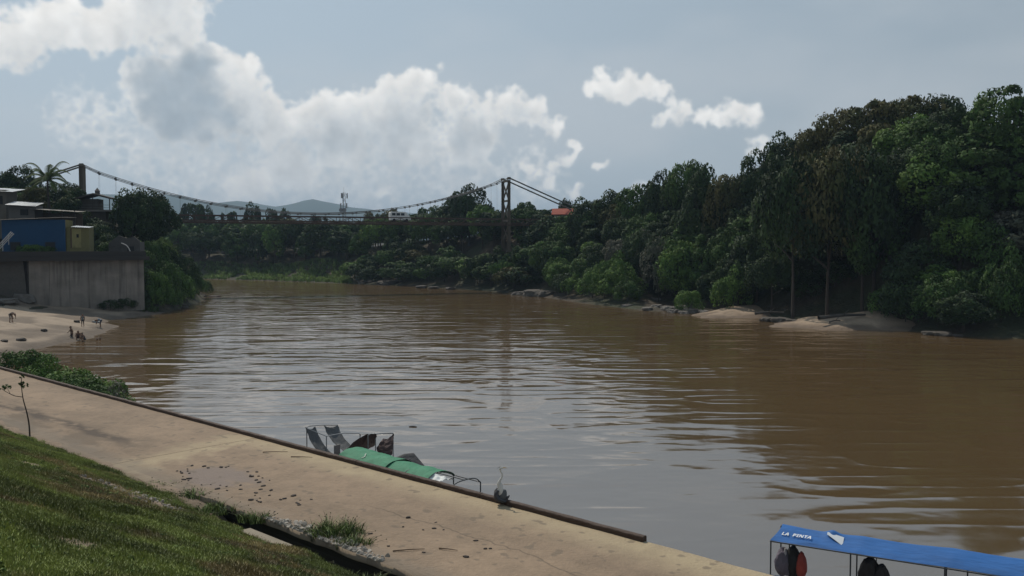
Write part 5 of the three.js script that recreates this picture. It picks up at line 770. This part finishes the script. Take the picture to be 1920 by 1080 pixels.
function person(px, py, level, pose, turn, scale, shirt, shorts, label, sink = 0) {
  const p = onLevel(px, py, level), o = thing('person', label, 'person', v3(p.x, 0, p.z), turn, null), J = POSE[pose]; o.position.y = (level > 0.02 ? beachTop(p.x, -p.z) : 0) - sink * scale; o.scale.setScalar(scale);
  const key = pose + shirt + shorts; if (!poseCache.has(key)) {
    const near = (x, y, z, a, b) => { const A = J[a], B = J[b], u = B.map((q, i) => q - A[i]), l = u.reduce((s, q) => s + q * q, 0), t = ((x - A[0]) * u[0] + (y - A[1]) * u[1] + (z - A[2]) * u[2]) / l, tc = clamp(t); return [Math.hypot(x - A[0] - tc * u[0], y - A[1] - tc * u[1], z - A[2] - tc * u[2]), t]; };
    const skin = [0.17, 0.095, 0.06];
    const g = personGeo(J, BONES, (x, y, z) => { const tor = near(x, y, z, 'pelvis', 'chest'), nk = near(x, y, z, 'neck', 'crown'), lg = Math.min(near(x, y, z, 'hipL', 'knL')[0], near(x, y, z, 'hipR', 'knR')[0]), low = Math.min(near(x, y, z, 'knL', 'anL')[0], near(x, y, z, 'knR', 'anR')[0]), arm = Math.min(near(x, y, z, 'elL', 'haL')[0], near(x, y, z, 'elR', 'haR')[0], near(x, y, z, 'shL', 'elL')[0] + 0.02, near(x, y, z, 'shR', 'elR')[0] + 0.02); const m = Math.min(tor[0] - 0.06, nk[0], lg, low, arm); if (m === nk[0]) return skin; if (m === arm || m === low) return skin; if (m === lg) return shorts; return tor[1] < 0.1 ? shorts : shirt; });
    // fingers, nose and eyes in the same skin
    const add = []; for (const [h, e, s] of [['haL', 'elL', -1], ['haR', 'elR', 1]]) { const A = v3(...J[h]), D = A.clone().sub(v3(...J[e])).normalize(), S = v3(1, 0, 0).cross(D).normalize(); for (let f = 0; f < 5; f++) { const off = f === 4 ? S.clone().multiplyScalar(0.034).addScaledVector(D, -0.005) : S.clone().multiplyScalar((f - 1.5) * -0.016).addScaledVector(D, 0.03), len = [0.065, 0.078, 0.074, 0.058, 0.05][f], a = A.clone().add(off), m = a.clone().addScaledVector(D, len * 0.5).addScaledVector(S, f === 4 ? 0.018 : 0), b = m.clone().addScaledVector(D, len * 0.4).add(v3(-s * 0.012, -0.004, 0.004)); add.push(bar(a, m, 0.0095, 0.009, 6), bar(m, b, 0.009, 0.007, 6)); } }
    const hd = v3(...J.head), up = v3(...J.crown).sub(hd).normalize(), fw = v3(0, 0, 1).addScaledVector(up, -up.z).normalize(); add.push(bar(hd.clone().addScaledVector(fw, 0.085), hd.clone().addScaledVector(fw, 0.118).addScaledVector(up, -0.015), 0.012, 0.014, 6)); for (const s of [-1, 1]) { add.push(new THREE.SphereGeometry(0.022, 8, 6).scale(0.5, 1, 0.7).translate(hd.x + s * 0.095, hd.y, hd.z)); }
    const eyes = [-1, 1].map((s) => { const e = hd.clone().addScaledVector(fw, 0.088).addScaledVector(up, 0.02).add(v3(s * 0.032, 0, 0)); return painted(plain(new THREE.SphereGeometry(0.011, 8, 6).translate(e.x, e.y, e.z)), 0.03, 0.02, 0.02); }); const mo = hd.clone().addScaledVector(fw, 0.086).addScaledVector(up, -0.045); eyes.push(painted(plain(box(0.04, 0.008, 0.012, mo.x, mo.y, mo.z)), 0.12, 0.05, 0.04));
    const hg = new THREE.SphereGeometry(0.108, 16, 10, 0, 6.283, 0, 1.75); hg.rotateX(-0.45); hg.applyQuaternion(new THREE.Quaternion().setFromUnitVectors(v3(0, 1, 0), up)); hg.translate(hd.x + up.x * 0.05 - fw.x * 0.012, hd.y + up.y * 0.05 - fw.y * 0.012, hd.z + up.z * 0.05 - fw.z * 0.012);
    poseCache.set(key, [mergeGeometries([plain(g), ...add.map((q) => painted(plain(q), ...skin)), ...eyes]), hg]);
  }
  const [g, hg] = poseCache.get(key), body = part('body', g, bodyMat, o); part('hair', hg, hairMat, body); return o;
}
const bodyMat = new THREE.MeshStandardMaterial({ vertexColors: true, roughness: 0.8 }), hairMat = mat(0.012, 0.010, 0.009, 0.7);
person(155, 602, 1.2, 'standing', 0.3, 0.86, [0.14, 0.15, 0.15], [0.03, 0.035, 0.04], 'person in a grey top and dark shorts standing upright on the beach');
person(188, 605, 0.9, 'stooping', -1.2, 0.92, [0.16, 0.19, 0.22], [0.03, 0.035, 0.05], 'person in a pale blue top bending over at the tip of the beach');
person(21, 609, 1.3, 'stooping', 1.3, 1.0, [0.04, 0.035, 0.035], [0.20, 0.17, 0.15], 'stooping person in a dark top at the left edge of the beach');
person(135, 637, 0.0, 'walking', -0.9, 0.98, [0.11, 0.075, 0.06], [0.035, 0.03, 0.035], 'person stepping along the water line with one arm forward', 0.16);
person(147, 638, 0.0, 'crouching', 0.4, 1.0, [0.09, 0.055, 0.045], [0.03, 0.03, 0.035], 'person crouching in the shallows, the left of two', 0.0);
person(157, 640, 0.0, 'crouching', -0.6, 0.95, [0.025, 0.025, 0.03], [0.03, 0.03, 0.035], 'person in a black top crouching in the shallows, the right of two', 0.05);
person(182, 638, 0.0, 'standing', 0.8, 1.0, [0.11, 0.06, 0.04], [0.03, 0.03, 0.035], 'swimmer with only the head above water, the left of two', 1.46);
person(188, 637, 0.0, 'standing', -0.4, 1.0, [0.11, 0.06, 0.04], [0.03, 0.03, 0.035], 'swimmer with only the head above water, the right of two', 1.44);
{ const p = onLevel(180, 597, 1.0), o = solo('cloth_heap', rockGeo(12, 4), clothMat(0.30, 0.31, 0.32), 'pale heap of clothes on the sand beside the bending person', 'clothes'); o.position.set(p.x, beachTop(p.x, -p.z) + 0.12, p.z); o.scale.set(0.45, 0.3, 0.35); }

// ------------------------------------------------------------------ small things on the walkway and the bank
const walkTop = (t, s) => quay(t, s, SLAB + 0.012);
{
  // sapling
  const bp = onLevel(56, 818, 2.35), [t0, s0] = toQuay(bp.x, -bp.z), s = thing('sapling', 'thin young tree with sparse leaf tufts beside the walkway', 'sapling', v3(bp.x, nearBank(t0, s0) - 0.03, bp.z));
  part('trunk', taperTube([v3(0, -0.1, 0), v3(-0.02, 0.5, 0), v3(-0.10, 1.0, 0), v3(-0.22, 1.55, 0.02), v3(-0.28, 2.0, 0), v3(-0.27, 2.4, 0)], 0.035, 0.012, 18, 7), barkMat, s);
  const br = part('branch', taperTube([v3(-0.24, 1.62, 0), v3(-0.55, 1.68, 0.05), v3(-0.85, 1.85, 0.1), v3(-1.05, 1.98, 0.1)], 0.018, 0.008, 10, 6), barkMat, s); part('branch', taperTube([v3(-0.7, 1.76, 0.07), v3(-0.78, 1.95, 0.1), v3(-0.8, 2.05, 0.1)], 0.010, 0.006, 6, 5), barkMat, s);
  let k = 0; for (const [x, y, z, R] of [[-0.80, 2.04, 0.1, 0.16], [-1.02, 1.98, 0.1, 0.13], [-0.20, 2.06, 0.0, 0.17], [-0.30, 2.15, 0.02, 0.12], [-0.27, 2.45, 0, 0.09]]) part('leaf_tuft', crown({ seed: 300 + k++, R, ry: R * 0.6, cy: 0, clumps: 5, leaves: 60, leaf: 0.045, cols: LEAF.green, low: -0.6 }).translate(x, y, z), leafMat, s);
  // grey sprig sticking up outside the wall
  const sp = thing('dry_sprig', 'grey leafless sprig sticking up outside the quay edge', 'sprig', quay(36.2, -0.75, 0)), r = rng(12), tw = []; for (let i = 0; i < 16; i++) { const a = r() * 6.283, q = 0.25 + 0.5 * r(), h = 2.3 + 0.9 * r(); tw.push(taperTube([v3(0, -0.6, 0), v3(Math.cos(a) * q * 0.3, 1.4, Math.sin(a) * q * 0.3), v3(Math.cos(a) * q, h, Math.sin(a) * q)], 0.022, 0.005, 8, 5)); } part('twigs', tw, mat(0.13, 0.13, 0.12, 0.9), sp); part('leaves', crown({ seed: 77, R: 0.6, ry: 0.5, cy: 2.5, clumps: 8, leaves: 160, leaf: 0.05, cols: LEAF.grey, low: -0.8 }), leafMat, sp);
  // weed clumps growing at the broken inland edge
  const weed = (t, s_, w, h, n, label, seed) => {
    const r2 = rng(seed), o = thing('weed_clump', label, 'weeds', quay(t, s_, SLAB - 0.1)), st = [], bl = [];
    for (let i = 0; i < n; i++) { const a = r2() * 6.283, q = w * Math.sqrt(r2()), x = Math.cos(a) * q, z = Math.sin(a) * q * 0.6, H = h * (0.5 + 0.6 * r2()) * (1 - 0.35 * q / w), lx = x * 0.5 + (r2() - 0.5) * 0.3, lz = z * 0.5 + (r2() - 0.5) * 0.3; if (i % 3 === 0) { st.push(taperTube([v3(x, -0.05, z), v3(x + lx * 0.3, H * 0.6, z + lz * 0.3), v3(x + lx, H, z + lz)], 0.006, 0.003, 5, 4)); st.push(new THREE.IcosahedronGeometry(0.018, 0).translate(x + lx, H, z + lz)); } const g = bladeTuft(seed * 31 + i, 9, H * 0.95, 0.05, 0.009).toNonIndexed(); g.translate(x, 0, z); const f = 0.7 + 0.6 * r2(); bl.push(painted(g, 0.095 * f, 0.15 * f, 0.036 * f)); }
    part('blades', mergeGeometries(bl), leafMat, o); part('stems', st, mat(0.085, 0.085, 0.045, 0.9), o);
  };
  weed(9.75, 5.05, 0.75, 0.62, 130, 'big bushy clump of weeds on the broken edge of the walkway', 41); weed(8.75, 5.2, 0.5, 0.42, 60, 'smaller clump of weeds right of the big clump on the walkway edge', 43); weed(12.6, 5.75, 0.45, 0.40, 50, 'clump of weeds at the left end of the ditch', 45); weed(14.3, 6.1, 0.7, 0.35, 60, 'trailing weeds where the grass meets the walkway', 47); weed(6.6, 6.6, 0.6, 0.30, 50, 'bright weeds growing in the ditch at the bottom edge', 49); weed(8.6, 6.75, 0.5, 0.28, 40, 'weeds hanging over the grassy side of the ditch', 51);
  weed(16.2, 5.75, 0.6, 0.3, 50, 'low weeds at the walkway edge below the damp patch', 53); weed(18.0, 6.0, 0.7, 0.25, 50, 'low weeds at the walkway edge left of the damp patch', 57);
  // pale rubble round the weeds
  const rub = rng(55), pebble = rockGeo(21, 1), list = []; for (let i = 0; i < 420; i++) { const t = lerp(7.2, 12.4, rub()), s2 = 5.75 - 0.55 * rub() ** 1.5 - 0.1 * Math.sin(t * 3), z = 0.018 + 0.05 * rub() ** 2; list.push([walkTop(t, Math.min(s2, 5.55)), z, rub() * 6.28, 0.22 + 0.25 * rub()]); } for (let i = 0; i < 160; i++) { const [bx, bd, R] = bareSpots[i % 2], a = rub() * 6.28, q = R * Math.sqrt(rub()), x = bx + Math.cos(a) * q, d = bd + Math.sin(a) * q, [tt, s3] = toQuay(x, d); list.push([v3(x, nearBank(tt, s3) + 0.01, -d), 0.015 + 0.045 * rub() ** 2, rub() * 6.28, 0.18 + 0.22 * rub()]); }
  const im = new THREE.InstancedMesh(pebble, mat(1, 0.90, 0.78, 0.95), list.length); im.name = 'gravel'; const M = new THREE.Matrix4(), Qn = new THREE.Quaternion(), E = new THREE.Euler(); list.forEach(([p, z, a, c], i) => { M.compose(p, Qn.setFromEuler(E.set(a * 0.3, a, 0)), v3(z * 1.3, z * 0.7, z)); im.setMatrixAt(i, M); im.setColorAt(i, lin(c, c, c)); }); im.castShadow = im.receiveShadow = true; scene.add(im); tag(im, 'pale rubble and gravel round the weeds and bare patches', 'gravel', null, 'stuff');
  // dark clods on the walkway
  const clod = [rockGeo(31, 1), rockGeo(32, 1), rockGeo(33, 1)], cm = mat(0.055, 0.045, 0.04, 0.95), zones = [['round the damp patch of the walkway', 36, (q) => { const a = q() * 6.283, f = 0.75 + 0.5 * q(); return [17.3 + Math.cos(a) * 1.9 * f, 4.1 + Math.sin(a) * 0.95 * f]; }], ['on the walkway left of the weeds', 18, (q) => [12.6 + 2.2 * q(), 3.6 + 1.5 * q()]], ['on the walkway right of the weeds', 14, (q) => [5.5 + 4 * q(), 2.4 + 2.6 * q()]]], q = rng(808);
  for (const [zone, n, f] of zones) for (let i = 0; i < n; i++) { const [t, s4] = f(q), z = 0.022 + 0.035 * q() ** 1.5, o = solo('mud_clod', clod[i % 3], cm, `small dark clod of mud ${zone}`, 'clod', `mud clods ${zone}`); o.position.copy(walkTop(t, s4)); o.scale.set(z * 1.5, z * 0.8, z); o.rotation.y = q() * 6.28; }
  // sticks on the walkway
  for (const [t, s5, L, a, label] of [[19.0, 0.95, 0.9, 0.1, 'dry stick on the pale walkway nearest the torn awning boat'], [17.6, 0.75, 0.8, -0.1, 'dry stick on the pale walkway close to the green awning'], [7.3, 4.6, 0.8, 0.2, 'dry twig on the walkway right of the weeds'], [6.6, 3.9, 0.5, -0.3, 'short twig on the walkway far right of the weeds']]) { const p = walkTop(t, s5), dx = Math.cos(a) * L / 2, dz = Math.sin(a) * L / 2; solo('stick', taperTube([p.clone().add(v3(-dx, 0.01, dz)), p.clone().add(v3(0, 0.025, 0.02)), p.clone().add(v3(dx, 0.01, -dz))], 0.018, 0.008, 8, 5), mat(0.16, 0.105, 0.07, 0.9), label, 'stick'); }
  // plank laid across the grassy side of the ditch
  const pl = quay(9.6, 7.25, nearBank(9.6, 7.25) + 0.03), k1 = solo('concrete_kerb', new THREE.BoxGeometry(1.9, 0.14, 0.3, 8, 1, 1), new THREE.MeshStandardMaterial({ color: lin(0.30, 0.26, 0.20), map: mottle, roughness: 0.95 }), 'short broken concrete kerb lying in the grass beside the ditch', 'kerb'); k1.position.copy(pl); k1.rotation.y = QUAY_TURN;
  // floating branch
  const fb = onLevel(774, 800, 0.02); solo('floating_branch', taperTube([fb.clone().add(v3(-0.2, -0.02, 0)), fb.clone().add(v3(0, 0.01, 0)), fb.clone().add(v3(0.22, 0.0, 0.05))], 0.05, 0.03, 8, 6), mat(0.05, 0.04, 0.035, 0.9), 'small dark branch floating on the open river', 'branch');
}
renderer.render(scene, camera);
